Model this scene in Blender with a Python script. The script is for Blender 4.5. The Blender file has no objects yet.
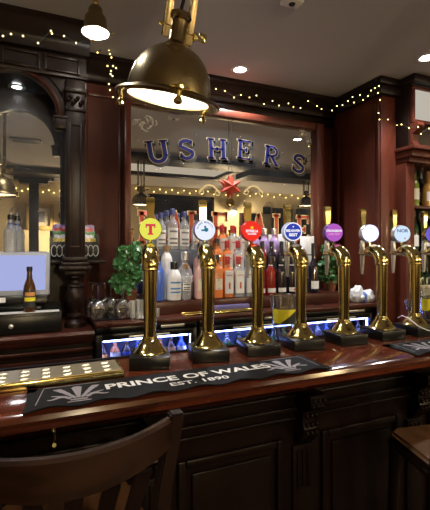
import bpy, bmesh, math, random
from mathutils import Vector, Matrix
random.seed(7)
S = bpy.context.scene
COL = S.collection
PI = math.pi
# ------------------------------------------------------------------ camera calibration
F_PX = 402.0; CX = 215.0; HY = 248.0; CZ = 1.5
YAW = math.radians(23.3)
SN, CS = math.sin(YAW), math.cos(YAW)
YM = 2.66; YML = 2.775            # planes of the large mirror and of the cabinet mirror
def P(u, v, Y=None, Z=None, X=None):
    """world point seen at photo pixel (u, v) on the plane Y=, Z= or X="""
    x = (u-CX)/F_PX; y = (HY-v)/F_PX
    dx = SN + x*CS; dy = CS - x*SN; dz = y
    if Y is not None: d = Y/dy
    elif X is not None: d = X/dx
    else: d = (Z-CZ)/dz
    return Vector((d*dx, d*dy, CZ+d*dz))
def PM(u, v, Yr, Ym=None):
    """point of the room behind the viewer that the wall mirror shows at (u, v)"""
    p = P(u, v, Y=2*(Ym or YM)-Yr)
    return Vector((p.x, Yr, p.z))
cam = bpy.data.cameras.new('camera'); co = bpy.data.objects.new('camera', cam); COL.objects.link(co)
co.location = (0, 0, CZ); co.rotation_euler = (PI/2, 0, -YAW)
cam.sensor_fit = 'VERTICAL'; cam.sensor_height = 36; cam.lens = F_PX/510*36
cam.shift_y = -7/510; cam.clip_start = .02
S.camera = co
S.view_settings.view_transform = 'Standard'; S.view_settings.look = 'None'
S.view_settings.gamma = 1; S.view_settings.use_curve_mapping = False
S.view_settings.exposure = 0.0

# ------------------------------------------------------------------ materials
def mat(name, col, rough=.5, metal=0, spec=.5, coat=0, emit=None, es=0, trans=0, bump=None, var=None, ior=1.45, alpha=1):
    m = bpy.data.materials.new(name); m.use_nodes = True
    nt = m.node_tree; b = nt.nodes['Principled BSDF']
    b.inputs['Base Color'].default_value = (*col, 1)
    b.inputs['Roughness'].default_value = rough; b.inputs['Metallic'].default_value = metal
    b.inputs['Specular IOR Level'].default_value = spec; b.inputs['Coat Weight'].default_value = coat
    b.inputs['Coat Roughness'].default_value = .08
    b.inputs['Transmission Weight'].default_value = trans; b.inputs['IOR'].default_value = ior
    if emit:
        b.inputs['Emission Color'].default_value = (*emit, 1); b.inputs['Emission Strength'].default_value = es
    tc = nt.nodes.new('ShaderNodeTexCoord')
    if var:                                     # colour variation: (scale xyz, second colour, detail)
        sc, c2, lo, hi = var
        mp = nt.nodes.new('ShaderNodeMapping'); mp.inputs['Scale'].default_value = sc
        nz = nt.nodes.new('ShaderNodeTexNoise'); nz.inputs['Scale'].default_value = 1; nz.inputs['Detail'].default_value = 6
        nz.inputs['Distortion'].default_value = .6
        rp = nt.nodes.new('ShaderNodeValToRGB')
        rp.color_ramp.elements[0].position = lo; rp.color_ramp.elements[1].position = hi
        rp.color_ramp.elements[0].color = (*col, 1); rp.color_ramp.elements[1].color = (*c2, 1)
        nt.links.new(tc.outputs['Object'], mp.inputs[0]); nt.links.new(mp.outputs[0], nz.inputs[0])
        nt.links.new(nz.outputs[0], rp.inputs[0]); nt.links.new(rp.outputs[0], b.inputs['Base Color'])
    if bump:
        sc, st = bump
        nz = nt.nodes.new('ShaderNodeTexNoise'); nz.inputs['Scale'].default_value = sc; nz.inputs['Detail'].default_value = 4
        bp = nt.nodes.new('ShaderNodeBump'); bp.inputs['Strength'].default_value = st; bp.inputs['Distance'].default_value = .01
        nt.links.new(tc.outputs['Object'], nz.inputs[0]); nt.links.new(nz.outputs[0], bp.inputs['Height'])
        nt.links.new(bp.outputs[0], b.inputs['Normal'])
    return m
def emis(name, col, st, sample=True):
    m = bpy.data.materials.new(name); m.use_nodes = True
    nt = m.node_tree; nt.nodes.clear()
    e = nt.nodes.new('ShaderNodeEmission'); e.inputs[0].default_value = (*col, 1); e.inputs[1].default_value = st
    o = nt.nodes.new('ShaderNodeOutputMaterial'); nt.links.new(e.outputs[0], o.inputs[0])
    if not sample: m.cycles.emission_sampling = 'NONE'
    return m
def thin_glass(name, tint, gl=.12, diff=0):
    m = bpy.data.materials.new(name); m.use_nodes = True
    nt = m.node_tree; nt.nodes.clear()
    t = nt.nodes.new('ShaderNodeBsdfTransparent'); t.inputs[0].default_value = (*tint, 1)
    g = nt.nodes.new('ShaderNodeBsdfGlossy'); g.inputs['Roughness'].default_value = .04
    lw = nt.nodes.new('ShaderNodeLayerWeight'); lw.inputs[0].default_value = .35
    ad = nt.nodes.new('ShaderNodeMath'); ad.operation = 'MULTIPLY_ADD'; ad.inputs[1].default_value = .75; ad.inputs[2].default_value = gl
    ad.use_clamp = True
    mx = nt.nodes.new('ShaderNodeMixShader'); o = nt.nodes.new('ShaderNodeOutputMaterial')
    nt.links.new(lw.outputs['Facing'], ad.inputs[0]); nt.links.new(ad.outputs[0], mx.inputs[0])
    nt.links.new(t.outputs[0], mx.inputs[1]); nt.links.new(g.outputs[0], mx.inputs[2])
    last = mx
    if diff:
        d = nt.nodes.new('ShaderNodeBsdfDiffuse'); d.inputs[0].default_value = (.9, .9, .92, 1)
        m2 = nt.nodes.new('ShaderNodeMixShader'); m2.inputs[0].default_value = diff
        nt.links.new(mx.outputs[0], m2.inputs[1]); nt.links.new(d.outputs[0], m2.inputs[2]); last = m2
    nt.links.new(last.outputs[0], o.inputs[0])
    return m
def mirror_mat(name, d0, d1):
    m = bpy.data.materials.new(name); m.use_nodes = True
    nt = m.node_tree; nt.nodes.clear()
    g = nt.nodes.new('ShaderNodeBsdfGlossy'); g.inputs[0].default_value = (.86, .85, .82, 1); g.inputs['Roughness'].default_value = .012
    d = nt.nodes.new('ShaderNodeBsdfDiffuse'); d.inputs[0].default_value = (.75, .75, .75, 1)
    nz = nt.nodes.new('ShaderNodeTexNoise'); nz.inputs['Scale'].default_value = 7; nz.inputs['Detail'].default_value = 5
    mp = nt.nodes.new('ShaderNodeMapRange'); mp.inputs[1].default_value = .3; mp.inputs[2].default_value = .8
    mp.inputs[3].default_value = d0; mp.inputs[4].default_value = d1
    mx = nt.nodes.new('ShaderNodeMixShader'); o = nt.nodes.new('ShaderNodeOutputMaterial')
    nt.links.new(nz.outputs[0], mp.inputs[0]); nt.links.new(mp.outputs[0], mx.inputs[0])
    nt.links.new(g.outputs[0], mx.inputs[1]); nt.links.new(d.outputs[0], mx.inputs[2]); nt.links.new(mx.outputs[0], o.inputs[0])
    return m
WOOD_C, WOOD_C2 = (.060, .015, .009), (.030, .0075, .005)
M = dict(
 wood=mat('mahogany', WOOD_C, .32, var=((14, 14, 1.6), WOOD_C2, .35, .7), coat=.06, spec=.3),
 wood_h=mat('mahogany long grain', WOOD_C, .3, var=((1.6, 14, 14), WOOD_C2, .35, .7), coat=.06, spec=.3),
 panel=mat('wall panel wood', (.085, .022, .012), .5, spec=.2, var=((14, 14, 1.4), (.055, .013, .008), .3, .7)),
 wood_red=mat('red mahogany', (.095, .022, .011), .35, var=((16, 16, 1.4), (.058, .013, .008), .3, .7), coat=.06, spec=.3),
 wood_dark=mat('dark oak', (.014, .0065, .005), .36, var=((14, 14, 1.6), (.008, .004, .003), .35, .7), coat=.0, spec=.24),
 wood_dark_h=mat('dark oak long grain', (.013, .0058, .0045), .36, var=((1.6, 14, 14), (.007, .0034, .0026), .35, .7), coat=.0, spec=.24),
 bar_top=mat('polished bar top', (.095, .021, .009), .11, var=((1.2, 22, 22), (.045, .010, .005), .3, .72), coat=.6),
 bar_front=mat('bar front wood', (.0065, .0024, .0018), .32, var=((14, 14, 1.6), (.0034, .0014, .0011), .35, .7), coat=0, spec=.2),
 plaster=mat('ceiling plaster', (.46, .43, .42), .9, bump=(14, .12)),
 cream=mat('cream wall', (.72, .60, .38), .8, bump=(20, .05)),
 floor=mat('dark floor', (.05, .025, .016), .5, var=((1, 8, 1), (.03, .016, .01), .3, .7)),
 brass=mat('polished brass', (.76, .63, .26), .13, 1),
 brass_old=mat('aged brass', (.38, .29, .14), .27, 1, var=((4, 4, 4), (.25, .19, .10), .3, .75)),
 brass_pale=mat('pale worn brass', (.66, .57, .38), .36, 1),
 steel=mat('brushed steel', (.74, .73, .70), .36, .85),
 black=mat('black plastic', (.0045, .0045, .005), .3, spec=.35),
 black_matte=mat('black rubber', (.0045, .0045, .006), .75, spec=.12, bump=(260, .15)),
 grey_plastic=mat('silver grey bezel', (.33, .34, .38), .4),
 white_enamel=mat('white enamel', (.66, .63, .58), .4),
 silver_txt=mat('silver print', (.62, .60, .58), .6),
 grey_txt=mat('dim silver print', (.20, .18, .20), .6),
 mirror=mirror_mat('old mirror', .008, .035), mirror_dusty=mirror_mat('dusty mirror', .05, .13),
 glass=thin_glass('clear glass', (.97, .98, .98), .2, .004),
 pane=thin_glass('fridge glass', (.93, .95, .97), .03),
 gl_clear=thin_glass('clear bottle glass', (.80, .84, .86), .12, .22),
 gl_pink=thin_glass('pale pink bottle', (.85, .66, .64), .12, .2),
 orange=mat('orange liqueur', (.60, .18, .05), .12, coat=.6),
 pinkgin=mat('pink spirit', (.62, .36, .32), .12, coat=.6),
 redliq=mat('red rum bottle', (.20, .014, .010), .1, coat=.7),
 darkliq=mat('near black bottle', (.013, .008, .012), .1, coat=.7),
 lilac=mat('lilac bottle', (.33, .22, .40), .12, coat=.6),
 blueglass=mat('blue bottle glass', (.05, .11, .42), .12, coat=.6),
 greenglass=mat('dark green glass', (.012, .03, .012), .1, coat=.7),
 greenyel=mat('yellow green glass', (.16, .20, .03), .1, coat=.6),
 brownglass=mat('brown beer glass', (.06, .022, .006), .1, coat=.7),
 gold_etch=mat('amber whisky', (.42, .21, .05), .15, coat=.5),
 ceramic=mat('white ceramic', (.72, .70, .68), .35, coat=.3),
 paper=mat('white label paper', (.74, .72, .69), .6),
 cream_paper=mat('cream label', (.66, .60, .45), .6),
 blue_print=mat('blue print', (.06, .20, .50), .5),
 red_print=mat('red print', (.50, .06, .03), .5),
 yellow_print=mat('yellow print', (.75, .66, .03), .5),
 black_print=mat('black print', (.02, .02, .02), .5),
 capred=mat('red cap', (.38, .02, .02), .35),
 capblack=mat('black cap', (.015, .015, .015), .35),
 capblue=mat('blue cap', (.06, .08, .26), .35),
 cork=mat('cork', (.30, .17, .08), .8),
 silvercap=mat('silver cap', (.62, .62, .64), .3, .9),
 leaf=mat('ivy leaf', (.085, .24, .075), .4, var=((9, 9, 9), (.025, .10, .03), .35, .7)),
 stem=mat('plant stem', (.06, .09, .03), .7),
 terracotta=mat('terracotta', (.14, .046, .022), .7),
 cloth=mat('white towel', (.66, .66, .66), .9, bump=(120, .4)),
 cloth_blue=mat('blue towel stripe', (.10, .16, .46), .9),
 tan=mat('tan leather', (.15, .070, .030), .5, var=((9, 9, 9), (.15, .07, .03), .3, .7)),
 blue_letter=mat('dark blue gilding', (.008, .010, .075), .5, spec=.12),
 gold_letter=mat('gold outline', (.55, .46, .26), .35, .6),
 red_letter=mat('red gilding', (.42, .05, .02), .4),
 red_star=mat('red card star', (.48, .055, .025), .55),
 frost=mat('etched glass', (.62, .60, .55), .6),
 slate=mat('slate riser', (.075, .078, .095), .55),
 gold_paint=mat('gilt frame', (.40, .28, .10), .4, .6),
 dark_pane=mat('dark window glass', (.02, .022, .025), .08, coat=.4),
 wire=mat('dark green wire', (.008, .012, .008), .6),
 fairy=emis('fairy bulb', (1, .76, .26), 5, False),
 bulb=emis('lamp bulb', (1, .90, .72), 30, False),
 down=emis('downlight lens', (.92, .95, 1), 40, False),
 led=emis('fridge tube', (.27, .35, 1.0), 32, True),
 fridge_in=mat('blue grey fridge lining', (.22, .25, .42), .4),
 screen=emis('lit screen', (.42, .47, .82), .9, True),
 screen2=emis('screen panel', (.52, .57, .88), .9, True),
 coffer=emis('lit ceiling panel', (1, .86, .66), .5, True),
 panel_lit=emis('lit sign panel', (.80, .73, .62), .62, True),
 lab_orange=mat('orange label', (.60, .26, .08), .5), lab_green=mat('green label', (.12, .42, .28), .5),
 purple=mat('purple card', (.10, .085, .22), .4),
)
# ------------------------------------------------------------------ mesh helpers
def link(o): COL.objects.link(o); return o
def obj(name, bm, m, parent=None, ang=35, kind=None, loc=None, label=None):
    bmesh.ops.recalc_face_normals(bm, faces=bm.faces)
    me = bpy.data.meshes.new(name); bm.to_mesh(me); bm.free()
    me.polygons.foreach_set('use_smooth', [True]*len(me.polygons))
    if ang is not None: me.set_sharp_from_angle(angle=math.radians(ang))
    me.materials.append(M[m] if isinstance(m, str) else m)
    o = link(bpy.data.objects.new(name, me))
    if parent: o.parent = parent
    if loc is not None: o.location = loc
    if kind: o['kind'] = kind
    if label: o['label'] = label
    return o
def thing(name, label, cat, loc=(0, 0, 0), rz=0, group=None):
    o = link(bpy.data.objects.new(name, None)); o.location = loc; o.rotation_euler = (0, 0, rz)
    o.empty_display_size = .05
    o['label'] = label; o['category'] = cat
    if group: o['group'] = group
    return o
def tag(o, label, cat, group=None):
    o['label'] = label; o['category'] = cat
    if group: o['group'] = group
    return o
def struct(name, bm, m, parent=None, ang=35): return obj(name, bm, m, parent, ang, None if parent else 'structure')
def dup(root, loc, rz=0, label=None, group=None, scale=None):
    r = link(root.copy()); r.location = loc; r.rotation_euler = (0, 0, rz)
    if label: r['label'] = label
    if group: r['group'] = group
    if scale: r.scale = (scale,)*3 if not isinstance(scale, tuple) else scale
    for ch in list(root.children):
        c = link(ch.copy()); c.parent = r
        for g in list(ch.children):
            d = link(g.copy()); d.parent = c
    return r
def B(): return bmesh.new()
def box(bm, x0, x1, y0, y1, z0, z1, bev=0, seg=2):
    vs = [bm.verts.new((x, y, z)) for z in (z0, z1) for x, y in ((x0, y0), (x1, y0), (x1, y1), (x0, y1))]
    fs = [bm.faces.new([vs[i] for i in q]) for q in ((3, 2, 1, 0), (4, 5, 6, 7), (0, 1, 5, 4), (1, 2, 6, 5), (2, 3, 7, 6), (3, 0, 4, 7))]
    if bev:
        es = list({e for f in fs for e in f.edges})
        bmesh.ops.bevel(bm, geom=es, offset=bev, segments=seg, affect='EDGES', profile=.5)
    return bm
def boxb(*a, bev=0): return box(B(), *a, bev=bev)
def lathe(bm, prof, c=(0, 0, 0), seg=24, sq=0, a0=0, a1=2*PI, rot=None, cap=True):
    """prof: (r, z) list; sq>0 squares the section; a partial angle leaves it open"""
    full = abs(a1-a0-2*PI) < 1e-6
    n = seg if full else seg+1
    rings = []
    for r, z in prof:
        ring = []
        for i in range(n):
            t = a0+(a1-a0)*i/seg
            k = 1
            if sq:
                e = 2+sq*6
                k = (abs(math.cos(t))**e+abs(math.sin(t))**e)**(-1/e)
            v = Vector((r*k*math.cos(t), r*k*math.sin(t), z))
            if rot: v = rot @ v
            ring.append(bm.verts.new(v+Vector(c)))
        rings.append(ring)
    for a, b in zip(rings, rings[1:]):
        for i in range(n if full else n-1):
            j = (i+1) % n
            bm.faces.new((a[i], a[j], b[j], b[i]))
    if full and cap and prof[0] != prof[-1]:
        if prof[0][0] > 1e-5: bm.faces.new(rings[0][::-1])
        if prof[-1][0] > 1e-5: bm.faces.new(rings[-1])
    bmesh.ops.remove_doubles(bm, verts=bm.verts, dist=1e-6) if (prof[0][0] < 1e-5 or prof[-1][0] < 1e-5) else None
    return bm
def tube(bm, pts, rad, seg=8, cap=True, flat=None):
    pts = [Vector(p) for p in pts]
    if not isinstance(rad, (list, tuple)): rad = [rad]*len(pts)
    rings = []; nrm = None
    for i, p in enumerate(pts):
        t = (pts[min(i+1, len(pts)-1)]-pts[max(i-1, 0)]).normalized()
        if nrm is None:
            nrm = t.orthogonal().normalized()
        else:
            nrm = (nrm-t*nrm.dot(t)).normalized()
        b = t.cross(nrm)
        rings.append([bm.verts.new(p+(nrm*math.cos(2*PI*k/seg)+b*math.sin(2*PI*k/seg))*rad[i]) for k in range(seg)])
    for a, b in zip(rings, rings[1:]):
        for i in range(seg):
            j = (i+1) % seg; bm.faces.new((a[i], a[j], b[j], b[i]))
    if cap: bm.faces.new(rings[0][::-1]); bm.faces.new(rings[-1])
    return bm
def prism(bm, poly, to3, d0, d1):
    """poly: 2-D outline; to3(a, b, depth) -> xyz"""
    a = [bm.verts.new(to3(x, y, d0)) for x, y in poly]; b = [bm.verts.new(to3(x, y, d1)) for x, y in poly]
    n = len(poly)
    bm.faces.new(a[::-1]); bm.faces.new(b)
    for i in range(n):
        j = (i+1) % n; bm.faces.new((a[i], a[j], b[j], b[i]))
    return bm
XZ = lambda a, b, d: (a, d, b)
XY = lambda a, b, d: (a, b, d)
YZ = lambda a, b, d: (d, a, b)
def moulding(x0, x1, prof):
    """profile (y, z) run along X"""
    return prism(B(), prof, YZ, x0, x1)
def ball(bm, c, r, seg=10, rings=6):
    return bm_sphere(bm, c, r, seg, rings)
def bm_sphere(bm, c, r, seg, rings, sx=1, sy=1, sz=1):
    m = Matrix.Translation(c) @ Matrix.Diagonal((sx, sy, sz, 1))
    bmesh.ops.create_uvsphere(bm, u_segments=seg, v_segments=rings, radius=r, matrix=m)
    return bm
def frame_bm(x0, x1, z0, z1, w, y0, y1, bev=.006):
    bm = B()
    box(bm, x0, x0+w, y0, y1, z0, z1, bev); box(bm, x1-w, x1, y0, y1, z0, z1, bev)
    box(bm, x0+w, x1-w, y0, y1, z1-w, z1, bev); box(bm, x0+w, x1-w, y0, y1, z0, z0+w, bev)
    return bm
def text_bm(body, size, to3, bold=0, sx=1, ext=.0004, align='CENTER'):
    """flat lettering as mesh; to3(a, b, depth)"""
    cu = bpy.data.curves.new('lettering', 'FONT'); cu.body = body; cu.size = size; cu.align_x = align; cu.align_y = 'CENTER'
    cu.offset = bold; cu.resolution_u = 3
    o = link(bpy.data.objects.new('lettering', cu))
    bpy.context.view_layer.update()
    me = bpy.data.meshes.new_from_object(o.evaluated_get(bpy.context.evaluated_depsgraph_get()))
    bm = B(); bm.from_mesh(me)
    bpy.data.objects.remove(o); bpy.data.curves.remove(cu); bpy.data.meshes.remove(me)
    for v in bm.verts: v.co = Vector(to3(v.co.x*sx, v.co.y, 0))
    return bm
def fit(bm, cx, cy, w, h):
    xs = [v.co.x for v in bm.verts]; ys = [v.co.y for v in bm.verts]
    for v in bm.verts:
        v.co.x = cx+((v.co.x-min(xs))/(max(xs)-min(xs))-.5)*w; v.co.y = cy+((v.co.y-min(ys))/(max(ys)-min(ys))-.5)*h
    return bm
# lettering drawn as strokes with slab serifs, in a unit-high cell
def strokes(ch):
    t = .17
    def arc(cx, cy, rx, ry, a0, a1, n=12): return [(cx+rx*math.cos(math.radians(a0+(a1-a0)*i/n)), cy+ry*math.sin(math.radians(a0+(a1-a0)*i/n))) for i in range(n+1)]
    sf = lambda x, y, w=.17: ([(x-w, y), (x+w, y)], .08)
    if ch == 'U': return [([(.18, .98), (.18, .36)]+arc(.46, .36, .28, .28, 180, 360)+[(.74, .36), (.74, .98)], t), sf(.18, .96), sf(.74, .96)]
    if ch == 'S': return [(arc(.40, .72, .27, .22, 20, 200, 12)+[(.2, .62), (.62, .40)]+arc(.40, .29, .28, .23, 30, -165, 12), t), ([(.66, .68), (.66, .95)], .07), ([(.13, .06), (.13, .34)], .07)]
    if ch == 'H': return [([(.17, 0), (.17, 1)], t), ([(.75, 0), (.75, 1)], t), ([(.17, .5), (.75, .5)], .10), sf(.17, .03), sf(.17, .97), sf(.75, .03), sf(.75, .97), ([(.46, .40), (.46, .60)], .09)]
    if ch == 'E': return [([(.2, 0), (.2, 1)], t), ([(.05, .96), (.72, .96)], .09), ([(.05, .04), (.74, .04)], .09), ([(.2, .5), (.55, .5)], .09), ([(.70, .74), (.70, 1.0)], .07), ([(.72, 0), (.72, .28)], .07), ([(.53, .38), (.53, .62)], .07)]
    if ch == 'R': return [([(.2, 0), (.2, 1)], t), ([(.05, .96), (.45, .96)]+arc(.45, .725, .24, .235, 90, -90, 10)+[(.2, .49)], .12), ([(.42, .48), (.74, .04)], .15), sf(.2, .03), ([(.66, .04), (.86, .04)], .08)]
    if ch == 'P': return [([(.2, 0), (.2, 1)], t), ([(.05, .96), (.45, .96)]+arc(.45, .70, .25, .26, 90, -90, 10)+[(.2, .44)], .13), sf(.2, .03)]
    if ch == 'A': return [([(.46, 1), (.12, 0)], .13), ([(.46, 1), (.80, 0)], .18), ([(.25, .32), (.68, .32)], .08), sf(.12, .03, .13), sf(.80, .03, .14)]
    if ch == 'L': return [([(.2, 0), (.2, 1)], t), sf(.2, .97), ([(.05, .04), (.72, .04)], .09), ([(.70, 0), (.70, .32)], .07)]
    return []
def ribbon(bm, pts, w, to3):
    pts = [Vector(p) for p in pts]; L = []; R = []
    for i, p in enumerate(pts):
        t = (pts[min(i+1, len(pts)-1)]-pts[max(i-1, 0)]).normalized(); n = Vector((-t.y, t.x))
        q = p
        if i == 0: q = p-t*0
        L.append(bm.verts.new(to3(*(q+n*w/2)))); R.append(bm.verts.new(to3(*(q-n*w/2))))
    for i in range(len(pts)-1): bm.faces.new((L[i], R[i], R[i+1], L[i+1]))
def glyph(ch, c, h, wid, rot, y, grow=0, dx=0, dz=0):
    bm = B()
    def to3(a, b):
        x = (a-.46)*h*wid; z = (b-.5)*h
        return (c[0]+dx+x*math.cos(rot)-z*math.sin(rot), y, c[1]+dz+x*math.sin(rot)+z*math.cos(rot))
    for pts, w in strokes(ch):
        if grow:                     # lengthen the ends so the outline shows all round
            pts = [Vector(p) for p in pts]
            a = (pts[0]-pts[1]).normalized()*grow/2; b = (pts[-1]-pts[-2]).normalized()*grow/2
            pts = [pts[0]+a]+pts[1:-1]+[pts[-1]+b]
        ribbon(bm, pts, w+grow, to3)
    return bm
# lights
def point(loc, w, col, r=.03, name='lamp_light'):
    l = bpy.data.lights.new(name, 'POINT'); l.energy = w; l.color = col; l.shadow_soft_size = r
    o = link(bpy.data.objects.new(name, l)); o.location = loc; return o
def spot(loc, w, col, ang=110, blend=.6, r=.04, aim=None, name='spot_beam'):
    l = bpy.data.lights.new(name, 'SPOT'); l.energy = w; l.color = col; l.spot_size = math.radians(ang); l.spot_blend = blend; l.shadow_soft_size = r
    o = link(bpy.data.objects.new(name, l)); o.location = loc
    if aim is not None: o.rotation_euler = (Vector(aim)-Vector(loc)).to_track_quat('-Z', 'Y').to_euler()
    return o
# ================================================================== SETTING
CE = 2.75                                    # ceiling height
RX0, RX1, RY0 = -3.2, 9.4, -2.6              # the room runs behind the viewer to RY0
struct('floor', boxb(RX0, RX1, RY0-.1, 2.9, -.1, 0), 'floor')
struct('ceiling', boxb(RX0, RX1, RY0-.1, 2.9, CE, CE+.1), 'plaster')
struct('wall_back', boxb(RX0, RX1, 2.80, 2.9, 0, CE), 'panel')
struct('wall_front', boxb(RX0, RX1, RY0-.1, RY0, 0, CE), 'cream')
struct('wall_left', boxb(RX0-.1, RX0, RY0-.1, 2.9, 0, CE), 'cream')
struct('wall_right', boxb(RX1, RX1+.1, RY0-.1, 2.9, 0, CE), 'cream')
# panelled strip of back wall between the left cabinet and the mirror, and above the mirror
struct('trim_1', frame_bm(.245, .515, 1.10, 2.55, .035, 2.785, 2.80), 'wood_red')
struct('trim_2', box(B(), .52, 2.31, 2.76, 2.80, 2.535, 2.60, .008), 'wood_dark_h')
def cornice(x0, x1, yf, name, side=None):
    prof = [(yf, CE-.001), (yf, CE-.03), (yf+.02, CE-.045), (yf+.03, CE-.075), (yf+.06, CE-.10), (yf+.075, CE-.13), (yf+.075, CE-.15), (yf+.13, CE-.15), (yf+.13, CE-.001)]
    return struct(name, moulding(x0, x1, prof), 'wood_dark_h')
cornice(.245, 2.30, 2.665, 'trim_3')
# ---------------------------------------------------- right block: pilaster that steps out of the wall
PX = 2.31
struct('trim_4', boxb(PX, 2.46, 2.25, 2.80, 0, CE-.001, bev=.006), 'wood_red')
struct('trim_5', box(box(B(), PX-.012, PX, 2.262, 2.30, .05, 2.58, .004), PX-.012, PX, 2.70, 2.74, .05, 2.58, .004), 'wood_red')
struct('trim_6', box(box(B(), PX-.07, 2.50, 2.185, 2.25, CE-.055, CE-.0015, .01), PX-.045, 2.50, 2.205, 2.25, CE-.12, CE-.055, .01), 'wood_dark_h')
struct('trim_7', box(box(B(), PX-.07, PX, 2.25, 2.665, CE-.055, CE-.0015, .01), PX-.045, PX, 2.25, 2.69, CE-.12, CE-.055, .01), 'wood_dark')

# ================================================================== WALL MIRROR with gilded lettering
mx0, mx1, mz0, mz1 = P(130, 200, Y=YM).x, P(313.5, 200, Y=YM).x, 1.175, 2.44
mir = thing('wall_mirror', 'large wood framed pub mirror with blue USHERS lettering behind the bottles', 'mirror', (0, YM, 0))
obj('mirror_glass', boxb(mx0, mx1, 0, .02, mz0, mz1), 'mirror', mir)
obj('frame', box(box(box(box(B(), mx0-.045, mx0, -.045, .138, mz0, mz1+.055, .01), mx1, mx1+.075, -.045, .138, mz0, mz1+.055, .01), mx0, mx1, -.045, .138, mz1, mz1+.055, .01), mx0, mx1, -.03, .138, mz0-.03, mz0, .005), 'wood_red', mir)
for ch, u, v, h in (('U', 157.5, 152, 23), ('S', 187.5, 149.5, 20), ('H', 217, 149, 20), ('E', 245, 150, 19), ('R', 272, 156, 19), ('S', 299.5, 164, 18.5)):
    p = P(u, v, Y=YM); d = p.x*SN+p.y*CS
    hh = h*d/F_PX
    xm = (mx0+mx1)/2
    rot = -(p.x-xm)/ .8 * .26
    w = 1.15 if ch != 'S' else 1.1
    L = obj('letter', glyph(ch, (p.x, p.z), hh, w, rot, -.0045), 'blue_letter', mir, None)
    obj('letter_outline', glyph(ch, (p.x, p.z), hh, w, rot, -.003, .05), 'gold_letter', L, None)
    obj('letter_edge', glyph(ch, (p.x, p.z), hh, w, rot, -.0015, .12, .012, -.014), 'black_print', L, None)
for ch, u, v0, v1 in (('P', 148, 212, 243), ('A', 174, 212, 243), ('L', 197.5, 212.5, 243), ('E', 221, 213, 243), ('A', 258.5, 214, 243), ('L', 281, 215, 243), ('E', 303.5, 216, 243)):
    p = P(u, v0, Y=YM); q = P(u, v1, Y=YM)
    hh = p.z-q.z
    L = obj('letter', glyph(ch, (p.x, (p.z+q.z)/2), hh, .78, 0, -.0045), 'red_letter', mir, None)
    obj('letter_outline', glyph(ch, (p.x, (p.z+q.z)/2), hh, .78, 0, -.003, .07), 'gold_letter', L, None)
# etched sprigs in the top corners and gilt scrolls beside the star
def sprig(u, v, sgn):
    bm = B(); c = P(u, v, Y=YM); rn = random.Random(int(u))
    for k in range(16):
        a = rn.uniform(0, 2*PI); r0 = rn.uniform(.005, .05); l = rn.uniform(.02, .05)
        x = c.x+sgn*r0*math.cos(a)*1.4; z = c.z+r0*math.sin(a)
        pts = [(x+l*t*math.cos(a+t*1.5), z+l*t*math.sin(a+t*1.5)) for t in (0, .33, .66, 1)]
        ribbon(bm, pts, .004, lambda a_, b_: (a_, -.002, b_))
    return bm
obj('etched_sprig', sprig(146, 124, 1), 'frost', mir, None)
obj('etched_sprig', sprig(305, 137, -1), 'frost', mir, None)
def scroll(u0, u1, v0, vt):
    bm = B(); a = P(u0, v0, Y=YM); b = P(u1, v0, Y=YM); h = P((u0+u1)/2, vt, Y=YM).z-a.z
    n = 14
    pts = [(a.x+(b.x-a.x)*i/n, a.z+h*math.sin(PI*i/n)**.8) for i in range(n+1)]
    ribbon(bm, pts, .012, lambda p, q: (p, -.002, q))
    for cx, cz in (pts[1], pts[-2]):
        ribbon(bm, [(cx+.018*math.cos(t*.7), cz-.016+.018*math.sin(t*.7)) for t in range(10)], .007, lambda p, q: (p, -.0025, q))
    return bm
obj('gilt_scroll', scroll(200, 219, 192, 185), 'gold_letter', mir, None)
obj('gilt_scroll', scroll(245, 262, 192, 186), 'gold_letter', mir, None)
# red star hanging in front of the mirror
c = P(231.5, 186, Y=YM-.026); R6 = .090; r6 = .042
st = thing('paper_star', 'red folded card six pointed star hanging before the mirror', 'star', (c.x, YM-.026, c.z))
bmA = B()
for i in range(6):
    a = PI/2+i*PI/3
    tip = (R6*math.cos(a), 0, R6*math.sin(a))
    for s, bm in ((1, bmA), (-1, bmA)):
        inn = (r6*math.cos(a+s*PI/6), 0, r6*math.sin(a+s*PI/6))
        for y in (-.024, .024):
            bm.faces.new([bm.verts.new(q) for q in ((0, y, 0), tip, inn)])
obj('folded_points', bmA, 'red_star', st, None)
obj('hanging_thread', tube(B(), [(0, 0, R6), (0, 0, 2.434-c.z)], .0012, 5), 'wire', st)

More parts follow.
